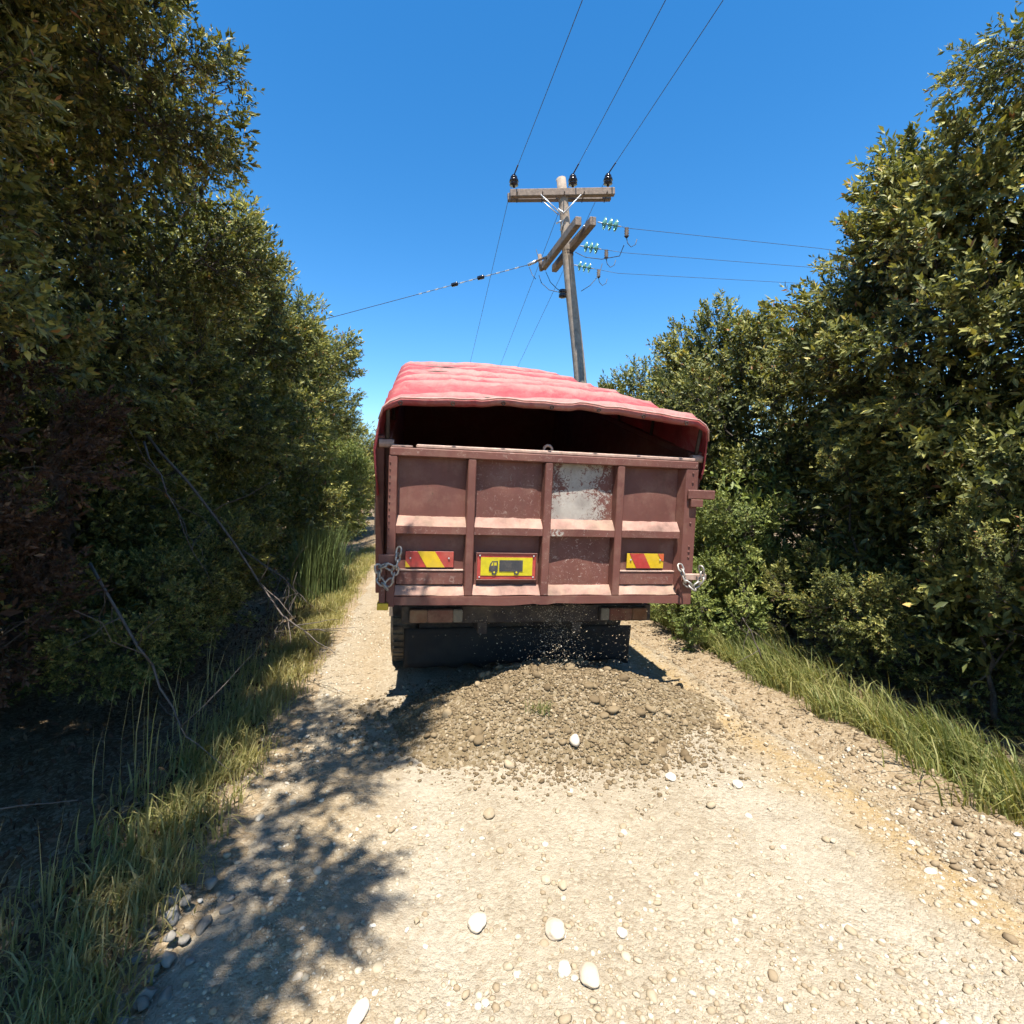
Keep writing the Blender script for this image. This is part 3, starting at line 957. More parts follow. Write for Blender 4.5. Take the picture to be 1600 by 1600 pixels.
# tipped bed: origin at the tailgate hinge
TIP = R(16.6)
BED = dict(loc=(0, 0.015, TOPZ), rot=(TIP, 0, 0))
BL = 4.2
bed = MB().box((-1.14, 0.06, -1.14), (1.14, BL, -1.09)).build('bed_floor', M['oxide'], truck)
part(bed, BED['loc'], BED['rot'])
for s in (-1, 1):
    a, b = sorted((s * 1.15, s * 1.185))
    w_ = part(MB().box((a, 0.06, -1.15), (b, BL, -0.02)).build('bed_side', M['oxide'], truck, 0.004), BED['loc'], BED['rot'])
    for k in range(7):
        a2, b2 = sorted((s * 1.187, s * 1.235))
        y_ = 0.10 + k * (BL - 0.2) / 6
        MB().box((a2, y_ - 0.035, -1.12), (b2, y_ + 0.035, -0.04)).build('side_rib', M['oxide'], w_, 0.004)
    a2, b2 = sorted((s * 1.14, s * 1.24))
    MB().box((a2, 0.06, -0.018), (b2, BL, 0.03)).build('side_rail', M['oxide'], w_, 0.005)
    pst = part(MB().box((s * 1.215 - 0.03, -0.01, -1.16), (s * 1.215 + 0.03, 0.055, 0.05)).build('rear_post', M['oxide'], truck, 0.005), BED['loc'], BED['rot'])
    MB().lathe([(0.03, -0.05), (0.03, 0.05)], 12, Matrix.Translation((s * 1.17, -0.02, 0.0)) @ Matrix.Rotation(R(90), 4, 'Y')).build('hinge', M['bar_top'], pst, smooth=False)
part(MB().box((-1.18, BL + 0.002, -1.14), (1.18, BL + 0.045, 0.05)).build('bed_front', M['oxide'], truck, 0.005), BED['loc'], BED['rot'])
for s in (-1, 1):
    a, b = sorted((s * 0.36, s * 0.46))
    part(MB().box((a, 0.2, -1.28), (b, BL, -1.145)).build('bed_beam', M['chassis'], truck, 0.004), BED['loc'], BED['rot'])

# bows under the tarpaulin
def roof_z(x): return 0.375 - 0.055 * (abs(x) / 1.18) ** 2.5
for k in range(6):
    y_ = 0.0 + k * (BL - 0.05) / 5
    pts = [(-1.165, y_, -0.02), (-1.165, y_, 0.24), (-1.12, y_, 0.29)] + [(x, y_, roof_z(x) - 0.025) for x in np.linspace(-1.02, 1.02, 9)] + [(1.12, y_, 0.28), (1.165, y_, 0.23), (1.165, y_, -0.02)]
    part(MB().tube(pts, 0.015, 8).build('tarpaulin_bow', M['chassis'], truck, smooth=True), BED['loc'], BED['rot'])

# tarpaulin
prof = [(-1.245, -0.36), (-1.255, -0.20), (-1.252, -0.05), (-1.235, 0.17), (-1.205, 0.255), (-1.15, 0.305)] + [(x, roof_z(x) + 0.012) for x in np.linspace(-1.08, 1.08, 45)] + [(1.15, 0.295), (1.19, 0.24), (1.212, 0.15), (1.222, -0.05), (1.222, -0.10), (1.222, -0.15)]
prof = np.array(prof)
ny = 210
yy = np.linspace(-0.075, BL + 0.06, ny)
PX_, YY = np.meshgrid(np.arange(len(prof)), yy)
X = prof[PX_, 0]; Z = prof[PX_, 1].copy()
top = np.clip((Z - 0.19) / 0.12, 0, 1)
ph = (YY - 0.0) / ((BL - 0.05) / 5) + 0.10 * fbm(X * 1.4, YY * 1.2, 0, 95) + 0.05 * X * np.sin(YY * 2.3)
sag = np.abs(np.sin(np.pi * ph)) ** 0.7
Z = Z - top * 0.085 * sag * np.clip(1 - (np.abs(X) / 1.3) ** 4, 0, 1)
Z = Z + top * (0.034 * fbm(X * 1.3, YY * 5.0, 0, 81) + 0.010 * vnoise(X * 3, YY * 18, 0, 85))
Z = Z - top * 0.010 * np.maximum(0, 1 - np.abs(fbm(X * 1.1 + 3, YY * 2.6, 0, 181, 3)) * 9) + top * 0.010 * np.maximum(0, 1 - np.abs(fbm(X * 2.0 + 9, YY * 1.3, 0, 185, 3)) * 9)
side = 1 - top
X = X + np.sign(X) * side * (0.022 * vnoise(YY * 4.2, Z * 3, 0, 87) + 0.010 * vnoise(YY * 11, Z * 4, 0, 88)) - np.sign(X) * side * 0.03 * sag
edge = np.clip(1 - (YY + 0.075) / 0.08, 0, 1)
Z = Z + top * edge * 0.007 * vnoise(X * 4.3, 2, 0, 86)
V = np.stack([X, YY, Z], -1)
# valance folded down over the rear edge
val = V[0:1].copy()
val2 = val.copy(); val2[..., 1] += 0.012; val2[0, :, 2] -= top[0] * (0.050 + 0.008 * vnoise(prof[:, 0] * 2.6, 7, 0, 89)); val2[0, :, 0] *= 1 - 0.012 * side[0]
val1 = (val + val2) / 2; val1[..., 1] -= 0.016
wear = np.exp(-(np.minimum(ph % 1, 1 - ph % 1) / 0.10) ** 2) * top
wear = np.concatenate([wear[0:1], wear[0:1], wear], 0)
V = np.concatenate([val2, val1, V], 0)
nr, nc = V.shape[:2]
idx = np.arange(nr * nc).reshape(nr, nc)
F = np.stack([idx[:-1, :-1], idx[:-1, 1:], idx[1:, 1:], idx[1:, :-1]], -1).reshape(-1, 4)
tarp = link('tarpaulin', np_mesh('tarpaulin', V.reshape(-1, 3), F, tone=wear.ravel(), smooth=True), M['tarp'], truck)
part(tarp, BED['loc'], BED['rot'])
md = tarp.modifiers.new('thickness', 'SOLIDIFY'); md.thickness = 0.005; md.offset = -1
hem = [Vector(q) + Vector((0, -0.012, 0.004)) for q in V[2][3:-3]]
MB().tube(hem, 0.007, 6).build('tarpaulin_hem', M['hem'], tarp, smooth=True)
MB().box((-1.2, BL + 0.047, 0.04), (1.15, BL + 0.055, 0.24)).build('front_flap', M['tarp'], tarp)
for k in range(7):
    q = V[1][6 + k * 7]
    MB().ring_link(0.022, 0.022, 0.004, Matrix.Translation(Vector(q) + Vector((0, -0.012, -0.004)))).build('eyelet', M['chassis'], tarp)
for s in (-1, 1):
    for k in range(6):
        y_ = 0.15 + 0.75 * k
        MB().tube([(s * 1.245, y_, -0.12), (s * 1.262, y_ + 0.05, -0.5), (s * 1.262, y_ + 0.02, -0.75)], 0.006, 6).build('tie_rope', M['dead_wood'], tarp)

# chassis
for s in (-1, 1):
    a, b = sorted((s * 0.36, s * 0.44))
    MB().box((a, 0.45, 0.56), (b, 6.3, 0.80)).build('chassis_rail', M['chassis'], truck, 0.005)
MB().box((-1.05, 0.42, 0.66), (1.05, 0.50, 0.80)).build('rear_crossmember', M['chassis'], truck, 0.006)
MB().box((-0.9, 1.02, 0.40), (0.9, 1.12, 0.56)).build('flap_carrier', M['chassis'], truck, 0.006)
for s in (-1, 1):
    lamp = part(MB().box((-0.21, 0, -0.055), (0.21, 0.05, 0.055)).build('tail_lamp', M['chassis'], truck, 0.008), (s * 0.78, 0.365, 0.735))
    xs = [(-0.205, -0.07, 'lamp_amber'), (-0.068, 0.13, 'lamp_red'), (0.132, 0.205, 'lamp_clear')]
    for (a, b, mt) in xs:
        if s > 0: a, b = -b, -a
        MB().box((a, -0.018, -0.05), (b, 0.0, 0.05)).build('lens', M[mt], lamp, 0.006, seg=2)
# full-width rubber flap behind the wheels
pts, fs = [], []
nx, nz = 46, 7
for j in range(nz + 1):
    for i in range(nx + 1):
        x = -1.03 + 2.16 * i / nx
        z = 0.47 - 0.36 * j / nz
        if j == nz: z += 0.03 * float(vnoise(x * 9, 0, 0, 97))
        pts.append((x, 1.0 + 0.02 * float(vnoise(x * 2.4, z * 4, 0, 98)) + 0.03 * (j / nz) ** 2, z))
for j in range(nz):
    for i in range(nx):
        q = j * (nx + 1) + i
        fs.append((q, q + 1, q + nx + 2, q + nx + 1))
fl = MB().poly(pts, fs).build('mud_flap', M['flap'], truck, smooth=True)
md = fl.modifiers.new('thickness', 'SOLIDIFY'); md.thickness = 0.012
for k in range(11):
    MB().lathe([(0.013, 0), (0.011, 0.008), (0.001, 0.011)], 8, Matrix.Translation((-0.95 + 0.2 * k, 0.985, 0.40)) @ Matrix.Rotation(R(90), 4, 'X')).build('bolt', M['chassis'], fl)


def wheel(x, y, dz):
    wh = empty('wheel', (x, y, 0.505 + dz), parent=truck)
    Mx = Matrix.Rotation(R(90), 4, 'Y')
    tb = MB()
    tb.lathe([(0.29, -0.115), (0.40, -0.135), (0.475, -0.125), (0.50, -0.10), (0.505, 0.0), (0.50, 0.10), (0.475, 0.125), (0.40, 0.135), (0.29, 0.115)], 48, Mx)
    tb.build('tyre', M['rubber'], wh, smooth=True)
    lb_ = MB()
    for k in range(40):
        a = 2 * math.pi * k / 40
        for s in (-1, 1):
            c, si = math.cos(a + s * 0.03), math.sin(a + s * 0.03)
            Mk = Mx @ Matrix.Rotation(a + s * 0.035, 4, 'Z') @ Matrix.Translation((0.505, 0, s * 0.06))
            lb_.poly([Mk @ Vector(p) for p in [(-0.01, -0.02, -0.048), (0.012, -0.018, -0.045), (0.012, 0.018, -0.045), (-0.01, 0.02, -0.048), (-0.01, -0.02, 0.048), (0.012, -0.018, 0.045), (0.012, 0.018, 0.045), (-0.01, 0.02, 0.048)]], [(0, 3, 2, 1), (4, 5, 6, 7), (0, 1, 5, 4), (1, 2, 6, 5), (2, 3, 7, 6), (3, 0, 4, 7)])
    lb_.build('tread', M['rubber'], wh)
    MB().lathe([(0.05, -0.02), (0.13, -0.03), (0.16, -0.07), (0.25, -0.08), (0.292, -0.116), (0.292, 0.116), (0.25, 0.08), (0.16, 0.07), (0.13, 0.03), (0.05, 0.02)], 32, Mx).build('rim', M['rim'], wh, smooth=True)

for s in (-1, 1):
    for xw in (0.74, 1.03):
        wheel(s * xw, 1.75, s * xw * math.sin(R(2)) + 0.0)
    wheel(s * 0.98, 5.45, s * 0.98 * math.sin(R(2)))
MB().tube([(-0.95, 1.75, 0.5), (0.95, 1.75, 0.5)], 0.07, 10).build('axle', M['chassis'], truck)
MB().tube([(-0.95, 5.45, 0.5), (0.95, 5.45, 0.5)], 0.05, 10).build('axle', M['chassis'], truck)
# guard arch with a pale end by the left wheel
for s in (-1, 1):
    pts = []
    a0, b0 = sorted((s * 0.88, s * 1.17))
    arc = [(1.75 - 0.66 * math.cos(t), 0.50 + 0.60 * math.sin(t)) for t in np.linspace(0.1, math.pi - 0.1, 12)]
    MB().poly([(x, y, z) for (y, z) in arc for x in (a0, b0)], [(2 * k, 2 * k + 1, 2 * k + 3, 2 * k + 2) for k in range(11)]).build('wheel_guard', M['chassis'], truck, smooth=True)
# cab
cab = MB().prism([(4.55, 0.78), (6.28, 0.78), (6.34, 1.5), (6.12, 2.42), (5.95, 2.52), (4.62, 2.52), (4.55, 2.4)], -1.12, 1.12, 'x').build('cab', M['cab'], truck, 0.05, seg=2)
MB().poly([(-0.98, 6.352, 1.56), (0.98, 6.352, 1.56), (0.9, 6.165, 2.34), (-0.9, 6.165, 2.34)], [(0, 1, 2, 3)]).build('windscreen', M['glass'], cab)
for s in (-1, 1):
    a, b = sorted((s * 1.122, s * 1.13))
    MB().prism([(5.0, 1.55), (6.15, 1.55), (6.0, 2.25), (5.05, 2.3)], a, b, 'x').build('side_window', M['glass'], cab)
    mb_ = MB().tube([(s * 1.12, 6.0, 2.0), (s * 1.34, 6.02, 1.95), (s * 1.34, 6.02, 1.5)], 0.012, 6)
    ml = mb_.build('mirror_arm', M['chassis'], cab)
    MB().box((s * 1.34 - 0.09, 5.97, 1.45), (s * 1.34 + 0.09, 6.02, 1.82)).build('mirror', M['cab'], cab, 0.015)
MB().box((-1.15, 6.30, 0.45), (1.15, 6.42, 0.77)).build('bumper', M['rim'], truck, 0.02)
MB().tube([(0, 3.2, 0.8), (0, 3.5, 2.0)], 0.08, 12).build('tipping_ram', M['galv'], truck)


# ------------------------------------------------------------------ utility pole and wires
PY = 11.6
ptop, plow = PX(876, 279, PY), PX(905, 582, PY)
sl = (ptop - plow) / (ptop.z - plow.z)
pbase = plow - sl * plow.z
pole = empty('utility_pole', pbase)
tag(pole, 'leaning wooden power pole with two double crossarms behind the truck', 'utility pole')
def pl(p): return Vector(p) - pbase
def on_pole(z): return pbase + sl * z
zs = np.linspace(-0.3, ptop.z, 24)
shaft = MB().tube([pl(on_pole(z) + Vector((0.012 * math.sin(z * 1.7), 0.01 * math.cos(z * 2.1), 0))) for z in zs], [0.17 - 0.0078 * z for z in zs], 14).build('pole_shaft', M['pole_wood'], pole, smooth=True)
# upper crossarms, one in front of the pole and one behind
fa, fb = PX(797, 303, PY - 0.16), PX(960, 300, PY - 0.02)
ba, bb = PX(793, 309, PY + 0.16), PX(954, 308, PY + 0.30)
def bar(a, b, w, h, name, mat, up=Vector((0, 0, 1))):
    a, b = pl(a), pl(b)
    d = (b - a).normalized(); s = d.cross(up).normalized(); u = s.cross(d)
    pts = [p + s * sx * w / 2 + u * sz * h / 2 for p in (a, b) for sx, sz in ((-1, -1), (1, -1), (1, 1), (-1, 1))]
    return MB().poly(pts, [(0, 1, 2, 3), (4, 5, 6, 7), (0, 1, 5, 4), (1, 2, 6, 5), (2, 3, 7, 6), (3, 0, 4, 7)]).build(name, mat, pole, 0.012)
bar(fa, fb, 0.12, 0.155, 'crossarm', M['arm_wood'])
bar(ba, bb, 0.12, 0.155, 'crossarm', M['arm_wood'])
# lower crossarms, running along the road
l1a, l1b = PX(927, 345, 10.35), PX(866, 420, 12.75)
l2a, l2b = PX(904, 345, 10.35), PX(849, 417, 12.75)
bar(l1a, l1b, 0.13, 0.17, 'crossarm', M['arm_wood'])
bar(l2a, l2b, 0.13, 0.17, 'crossarm', M['arm_wood'])
def rod(pts, r, name='brace', mat='galv', parent=None, n=6):
    return MB().tube([pl(p) for p in pts], r, n).build(name, M[mat], parent or pole, smooth=True)
rod([PX(845, 304, PY - 0.24), PX(877, 334, PY - 0.2)], 0.012)
rod([PX(908, 304, PY - 0.18), PX(880, 334, PY - 0.2)], 0.012)
rod([PX(843, 310, PY + 0.2), PX(873, 336, PY + 0.12)], 0.012)
rod([PX(872, 326, PY - 0.17), PX(881, 333, PY - 0.18), PX(890, 324, PY - 0.17)], 0.02, 'brace_bracket')
rod([PX(913, 353, 10.6), PX(890, 380, 11.4)], 0.018)
rod([PX(865, 398, 12.2), PX(878, 384, 11.75)], 0.018)
for z_ in (on_pole(PX(886, 394, PY).z), on_pole(PX(887, 398, PY).z)):
    MB().lathe([(0.122, -0.02), (0.125, 0.02)], 14, Matrix.Translation(pl(z_))).build('pole_band', M['chassis'], pole)
for (u, v, y) in ((808, 300, PY - 0.3), (848, 300, PY - 0.28), (882, 300, PY - 0.26), (913, 300, PY - 0.22), (949, 300, PY - 0.16)):
    p = pl(PX(u, v, y + 0.02))
    MB().tube([p + Vector((0, -0.02, 0)), p + Vector((0, 0.4, 0))], 0.012, 6).build('arm_bolt', M['chassis'], pole)
# metal plate bracket at the head
rod([PX(869, 282, PY), PX(880, 277, PY), PX(882, 290, PY)], 0.02, 'head_bracket')
rod([PX(869, 349, PY - 0.12), PX(880, 344, PY - 0.12), PX(876, 360, PY - 0.12)], 0.018, 'bracket')
# pin insulators carrying the line
TOPS = []
for (u, v, y) in ((803, 291, PY + 0.0), (895, 290, PY + 0.06), (950, 289, PY + 0.12)):
    b = PX(u, v, y)
    pr = [(0.03, 0), (0.03, 0.05), (0.105, 0.055), (0.085, 0.10), (0.05, 0.115), (0.11, 0.12), (0.10, 0.17), (0.055, 0.185), (0.085, 0.19), (0.075, 0.235), (0.04, 0.245), (0.045, 0.27), (0.0, 0.275)]
    MB().lathe([(r * 0.95, z) for r, z in pr], 18, Matrix.Translation(pl(b + Vector((0, 0, -0.03))))).build('pin_insulator', M['black_glaze'], pole, smooth=True)
    TOPS.append(b + Vector((0, 0, 0.235)))
b = PX(879, 459, PY - 0.05)
MB().lathe([(0.04, -0.09), (0.085, -0.08), (0.085, -0.02), (0.05, 0), (0.085, 0.02), (0.08, 0.08), (0.03, 0.09)], 14, Matrix.Translation(pl(b))).build('spool_insulator', M['black_glaze'], pole, smooth=True)

def sagline(a, b, sag, n=40):
    return [a.lerp(b, t) - Vector((0, 0, 4 * sag * t * (1 - t))) for t in np.linspace(0, 1, n)]

def wire(name, pts, r, label, cat='wire', group=None):
    o = MB().tube(pts, r, 5).build(name, M['wire'], None, smooth=True)
    c = Vector(pts[0])
    return tag(o, label, cat, group)

labs = ['left one of three overhead wires running along the road, over the left crossarm end',
        'middle one of three overhead wires, tied to the insulator just right of the pole head',
        'right one of three overhead wires, tied to the right crossarm end']
NEAR = [(910, 0, 6.85), (1040, 0, 7.05), (1130, 0, 7.26)]
FAR = [(738, 553, 20.0), (787, 557, 20.3), (815, 560, 20.5)]
for i in range(3):
    T = TOPS[i]; n_, f_ = PX(*NEAR[i]), PX(*FAR[i])
    def quad(P0, P1, far_y, flat, n=30):
        # parabola through P0 and P1, straight on in plan, levelling out towards far_y
        out = []
        dy1 = P1.y - P0.y; m = (P1.z - P0.z) / dy1; tot = far_y - P0.y
        c = -m * flat / tot
        s0 = m - c * dy1
        for t in np.linspace(0, 1, n):
            y = P0.y + tot * t; dy = y - P0.y
            out.append(Vector((P0.x + (P1.x - P0.x) / dy1 * dy, y, P0.z + s0 * dy + c * dy * dy)))
        return out
    near = quad(T, n_, -30, 0.5); far = quad(T, f_, 75, 0.42)
    wire('overhead_wire', near[::-1] + far[1:], 0.006, labs[i], 'wire', 'overhead line along the road')
    for e, dd in ((near, 2), ):
        pass
    tw = [T.lerp(near[1], q) for q in np.linspace(0.02, 0.32, 5)]
    rod(tw, 0.014, 'wire_tie', 'chassis')

# branch line to the right: suspension strings of glass discs, then wires
BR = [((934, 347, 10.4), (985, 357, 10.55), (1280, 388, 11.36), 'upper one of three thin wires leading right from the pole into the trees'),
      ((906, 384, 11.55), (975, 395, 11.75), (1270, 418, 12.4), 'middle one of three thin wires leading right from the pole into the trees'),
      ((897, 414, 12.65), (965, 427, 12.8), (1255, 443, 13.6), 'lowest one of three thin wires leading right from the pole into the trees')]
for i, (a, b, c, lab) in enumerate(BR):
    A, B, C = PX(*a), PX(*b), PX(*c)
    d = (B - A).normalized()
    q = d.to_track_quat('Z', 'Y').to_matrix().to_4x4()
    rod([A, A + d * 0.5], 0.012, 'string_rod', 'galv')
    for k in range(3):
        MB().lathe([(0.02, -0.05), (0.045, -0.03), (0.115, 0.0), (0.105, 0.012), (0.03, 0.02), (0.02, 0.05)], 16, Matrix.Translation(pl(A + d * (0.14 + 0.12 * k))) @ q).build('glass_insulator', M['green_glass'], pole, smooth=True)
    # surge arrester hanging from the wire, with a loop of lead
    S = A + d * 0.62
    MB().lathe([(0.02, 0), (0.045, -0.01), (0.025, -0.05), (0.05, -0.06), (0.025, -0.10), (0.05, -0.11), (0.025, -0.15), (0.05, -0.16), (0.02, -0.20)], 12, Matrix.Translation(pl(S))).build('surge_arrester', M['chassis'], pole, smooth=True)
    rod([S + Vector((0, 0, -0.2)), S + Vector((0.02, 0, -0.3)), S + Vector((0.09, 0, -0.38)), S + Vector((0.18, 0, -0.33)), S + Vector((0.21, 0, -0.22))], 0.008, 'arrester_lead', 'wire')
    e = C + (C - B).normalized() * 30
    e.z = C.z - 1.0
    wire('branch_wire', [A + d * 0.5, B] + [B.lerp(C, t) for t in (0.33, 0.66)] + [C, e], 0.005, lab, 'wire', 'branch line to the right')
# jumper leads between the arms
for pts in ([(975, 383, 10.5), (968, 400, 11.0), (940, 405, 11.4), (915, 402, 11.6), (899, 394, 11.6)],
            [(941, 412, 11.7), (936, 430, 11.6), (922, 446, 11.6), (908, 455, 11.6)],
            [(842, 430, 12.3), (846, 442, 12.1), (858, 453, 11.8), (876, 457, 11.55)],
            [(853, 425, 12.5), (860, 441, 12.1), (870, 451, 11.8), (877, 456, 11.55)],
            [(827, 418, 12.6), (832, 430, 12.5), (837, 436, 12.4)],
            [(838, 390, 12.7), (841, 402, 12.7), (846, 412, 12.7)]):
    P = [PX(*p) for p in pts]
    rod(P, 0.008, 'jumper_lead', 'wire')
rod([PX(829, 412, 12.6), PX(845, 405, 12.4), PX(872, 395, 11.9)], 0.028, 'strain_rod', 'arm_wood')
rod([PX(825, 414, 12.6), PX(838, 408, 12.5)], 0.035, 'strain_clamp', 'galv')
rod([PX(843, 398, 12.7), PX(846, 423, 12.7)], 0.05, 'arm_end_plate', 'arm_wood')
# span guy to the left with strain insulators
ga, gb = PX(828, 413, 12.6), PX(540, 490, 15.0)
ge = ga + (gb - ga) * 2.0
guy = wire('guy_wire', [ga, gb, ge], 0.0085, 'guy wire with strain insulators leading left from the pole', 'wire')
for (u, t0) in ((752, 0.0), (712, 0.0)):
    t = (828 - u) / (828 - 540.0)
    # find the same pixel on the segment
    best = min(np.linspace(0, 1, 400), key=lambda q: abs(((ga.lerp(gb, q)).x / (ga.lerp(gb, q)).y * 800 + 800) - u))
    c = ga.lerp(gb, best); d = (gb - ga).normalized()
    o = MB().tube([c - d * 0.10, c - d * 0.08, c + d * 0.08, c + d * 0.10], [0.02, 0.05, 0.05, 0.02], 10).build('strain_insulator', M['black_glaze'], guy, smooth=True)
d = (gb - ga).normalized()
for q in np.linspace(0.06, 0.55, 12):
    c = ga.lerp(gb, q)
    MB().tube([c - d * 0.05, c + d * 0.05], 0.016, 6).build('guy_grip', M['galv'], guy)


# ------------------------------------------------------------------ trees, bushes, grass
def leaves(P, Dv, nl, L, W, r, shoot=0.10, droop=0.0, tone_base=None, hexa=False):
    """leaf faces round shoots at P growing along Dv; returns vertices, triangles, tones"""
    n = len(P) * nl
    Pp = np.repeat(P, nl, 0); Dd = np.repeat(Dv, nl, 0)
    LL = np.repeat(L, nl) * r.uniform(0.65, 1.2, n)
    t = np.tile(np.linspace(0.0, 1.0, nl), len(P))
    sh = np.repeat(L, nl) * (shoot / 0.065)
    base = Pp + Dd * (t * sh)[:, None]
    rnd = nrm(r.normal(size=(n, 3)))
    perp = nrm(rnd - Dd * (rnd * Dd).sum(1, keepdims=True))
    al = (1.25 - 0.85 * t) + r.normal(0, 0.18, n)
    d = nrm(Dd * np.cos(al)[:, None] + perp * np.sin(al)[:, None] + np.array([0, 0, -droop]))
    ref = nrm(Dd * 0.9 + np.array([0, 0, 0.6]) + r.normal(0, 0.35, (n, 3)))
    s = nrm(np.cross(d, ref)); up = np.cross(s, d)
    WW = LL * W
    tw = np.repeat(r.uniform(-0.16, 0.16, len(P)) if tone_base is None else tone_base, nl)
    tone = np.clip(0.34 + tw + 0.30 * t ** 2 * r.uniform(0.3, 1, n) + r.normal(0, 0.10, n), 0.0, 0.93)
    tone = np.where(r.uniform(0, 1, n) < 0.015, 0.98, tone)
    def pt(a, b, c): return base + d * (LL * a)[:, None] + s * (WW * b)[:, None] + up * (LL * c)[:, None]
    if hexa:
        V = np.stack([pt(0, 0, 0), pt(0.3, 0.42, 0.06), pt(0.68, 0.40, 0.03), pt(1, 0, -0.08), pt(0.68, -0.40, 0.03), pt(0.3, -0.42, 0.06)], 1)
        T = np.array([[0, 1, 5], [1, 2, 4], [1, 4, 5], [2, 3, 4]])
        k = 6
    else:
        V = np.stack([pt(0, 0, 0), pt(0.46, 0.5, 0.06), pt(1, 0, -0.06), pt(0.46, -0.5, 0.06)], 1)
        T = np.array([[0, 1, 2], [0, 2, 3]])
        k = 4
    F = (T[None] + (np.arange(n) * k)[:, None, None]).reshape(-1, 3)
    return V.reshape(-1, 3), F, np.repeat(tone, k)


def join(parts):
    Vs, Fs, Ts, o = [], [], [], 0
    for V, F, T in parts:
        Vs.append(V); Fs.append(F + o); Ts.append(T); o += len(V)
    return np.concatenate(Vs), np.concatenate(Fs), np.concatenate(Ts)


NTRI = [0]
BOUGHS = {}


def bough_mesh(key, mat, seed, L=0.058, W=0.34, n_tw=20, nsh=5, nl=8):
    """one leafy bough growing along +z, about 0.5 m across: stem, twigs and leaves; shared by many objects"""
    if key in BOUGHS: return BOUGHS[key]
    r = np.random.default_rng(seed)
    tubes, P, D = [], [], []
    ax = [np.array([0.05 * math.sin(k * 1.3 + seed), 0.05 * math.cos(k * 1.7 + seed), 0.10 * k - 0.12]) * (1, 1, 1) for k in range(7)]
    tubes.append((ax, 0.009, 0.003))
    for i in range(n_tw):
        t = 0.12 + 0.88 * (i + 0.5) / n_tw
        f = t * 6; k = min(int(f), 5)
        a = ax[k] + (ax[k + 1] - ax[k]) * (f - k)
        az = i * 2.4 + r.normal(0, 0.3)
        el = R(15 + 55 * t) + r.normal(0, 0.2)
        d = np.array([math.cos(az) * math.cos(el), math.sin(az) * math.cos(el), math.sin(el)])
        ln = (0.40 - 0.16 * t) * r.uniform(0.7, 1.2)
        m1 = a + d * ln * 0.5 + r.normal(0, 0.02, 3)
        e = a + d * ln + np.array([0, 0, 0.05]) + r.normal(0, 0.02, 3)
        tubes.append(([a, m1, e], 0.004, 0.0015))
        for j in range(nsh):
            q = 0.35 + 0.65 * (j + 1) / nsh
            base = a + (e - a) * q + r.normal(0, 0.012, 3)
            dd = nrm(d * 0.8 + np.array([0, 0, 0.45]) + r.normal(0, 0.55, 3))
            if j == nsh - 1: dd = nrm(d + np.array([0, 0, 0.25]) + r.normal(0, 0.15, 3))
            P.append(base); D.append(dd)
    P, D = np.array(P), np.array(D)
    V, F, T = leaves(P, D, nl, L * r.uniform(0.55, 1.4, len(P)), W, r)
    vs_, fs_ = [V], [F]; o = len(V)
    for pts, r0, r1 in tubes:
        rings = []
        for k, q in enumerate(pts):
            rr_ = r0 + (r1 - r0) * k / (len(pts) - 1)
            rings.append(np.array([q + rr_ * np.array([math.cos(c), math.sin(c), 0.3 * math.sin(c)]) for c in (0, 2.1, 4.2)]))
        vs_.append(np.concatenate(rings))
        for k in range(len(pts) - 1):
            for c in range(3):
                a0, a1 = o + k * 3 + c, o + k * 3 + (c + 1) % 3
                fs_.append(np.array([[a0, a1, a1 + 3], [a0, a1 + 3, a0 + 3]]))
        o += 3 * len(pts)
    F2 = np.concatenate(fs_); V2 = np.concatenate(vs_)
    me = np_mesh('bough', V2, F2, np.concatenate([T, np.zeros(len(V2) - len(V))]))
    me.materials.append(mat); me.materials.append(M['bark'])
    mi = np.zeros(len(F2), np.int32); mi[len(F):] = 1
    me.polygons.foreach_set('material_index', mi)
    NTRI[0] += len(F2)
    BOUGHS[key] = me
    return me


def blob_boughs(blobs, r, dens, wild, toward):
    """where boughs sit on a set of ellipsoids: position, direction, size"""
    C = np.array([b[0] for b in blobs], float); Rr = np.array([b[1] for b in blobs], float)
    camp = np.array([0, 0, CAM_H])
    out = []
    for i in range(len(blobs)):
        c, q = C[i], Rr[i]
        dist = np.linalg.norm(c - camp)
        sc = min(1.9, max(0.85, (dist / 7.0) ** 0.6))
        area = 4 * math.pi * (((q[0] * q[1]) ** 1.6 + (q[0] * q[2]) ** 1.6 + (q[1] * q[2]) ** 1.6) / 3) ** (1 / 1.6)
        n = max(10, int(area * dens / sc ** 2))
        u = nrm(r.normal(size=(n, 3)))
        rad = 0.90 - 0.26 * r.uniform(0, 1, n) ** 1.6 + wild * np.maximum(r.normal(0, 1, n), 0) * 0.10
        cp = c + u * q * rad[:, None]
        nn = nrm(u / q)
        keep = np.ones(n, bool)
        for j in range(len(blobs)):
            if j != i:
                keep &= (((cp - C[j]) / Rr[j]) ** 2).sum(1) > 0.60
        face = (nn * nrm(camp + np.array([0, 2, 2]) - cp)).sum(1)
        keep &= (face > -0.25) | (r.uniform(0, 1, n) < toward)
        keep &= cp[:, 2] > 0.08
        hole = vnoise(cp[:, 0] * 1.3, cp[:, 1] * 1.3, cp[:, 2] * 1.5, 301)
        keep &= hole + r.uniform(-0.2, 0.2, n) > -0.30
        cp = cp + nn * (0.24 * np.clip(hole, -0.4, 0.9))[:, None]
        dv = nrm(nn * 0.85 + np.array([0, 0, 0.55]) + r.normal(0, 0.30, (n, 3)))
        for k in np.nonzero(keep)[0]:
            out.append((cp[k], dv[k], sc * r.uniform(0.7, 1.15)))
    return out


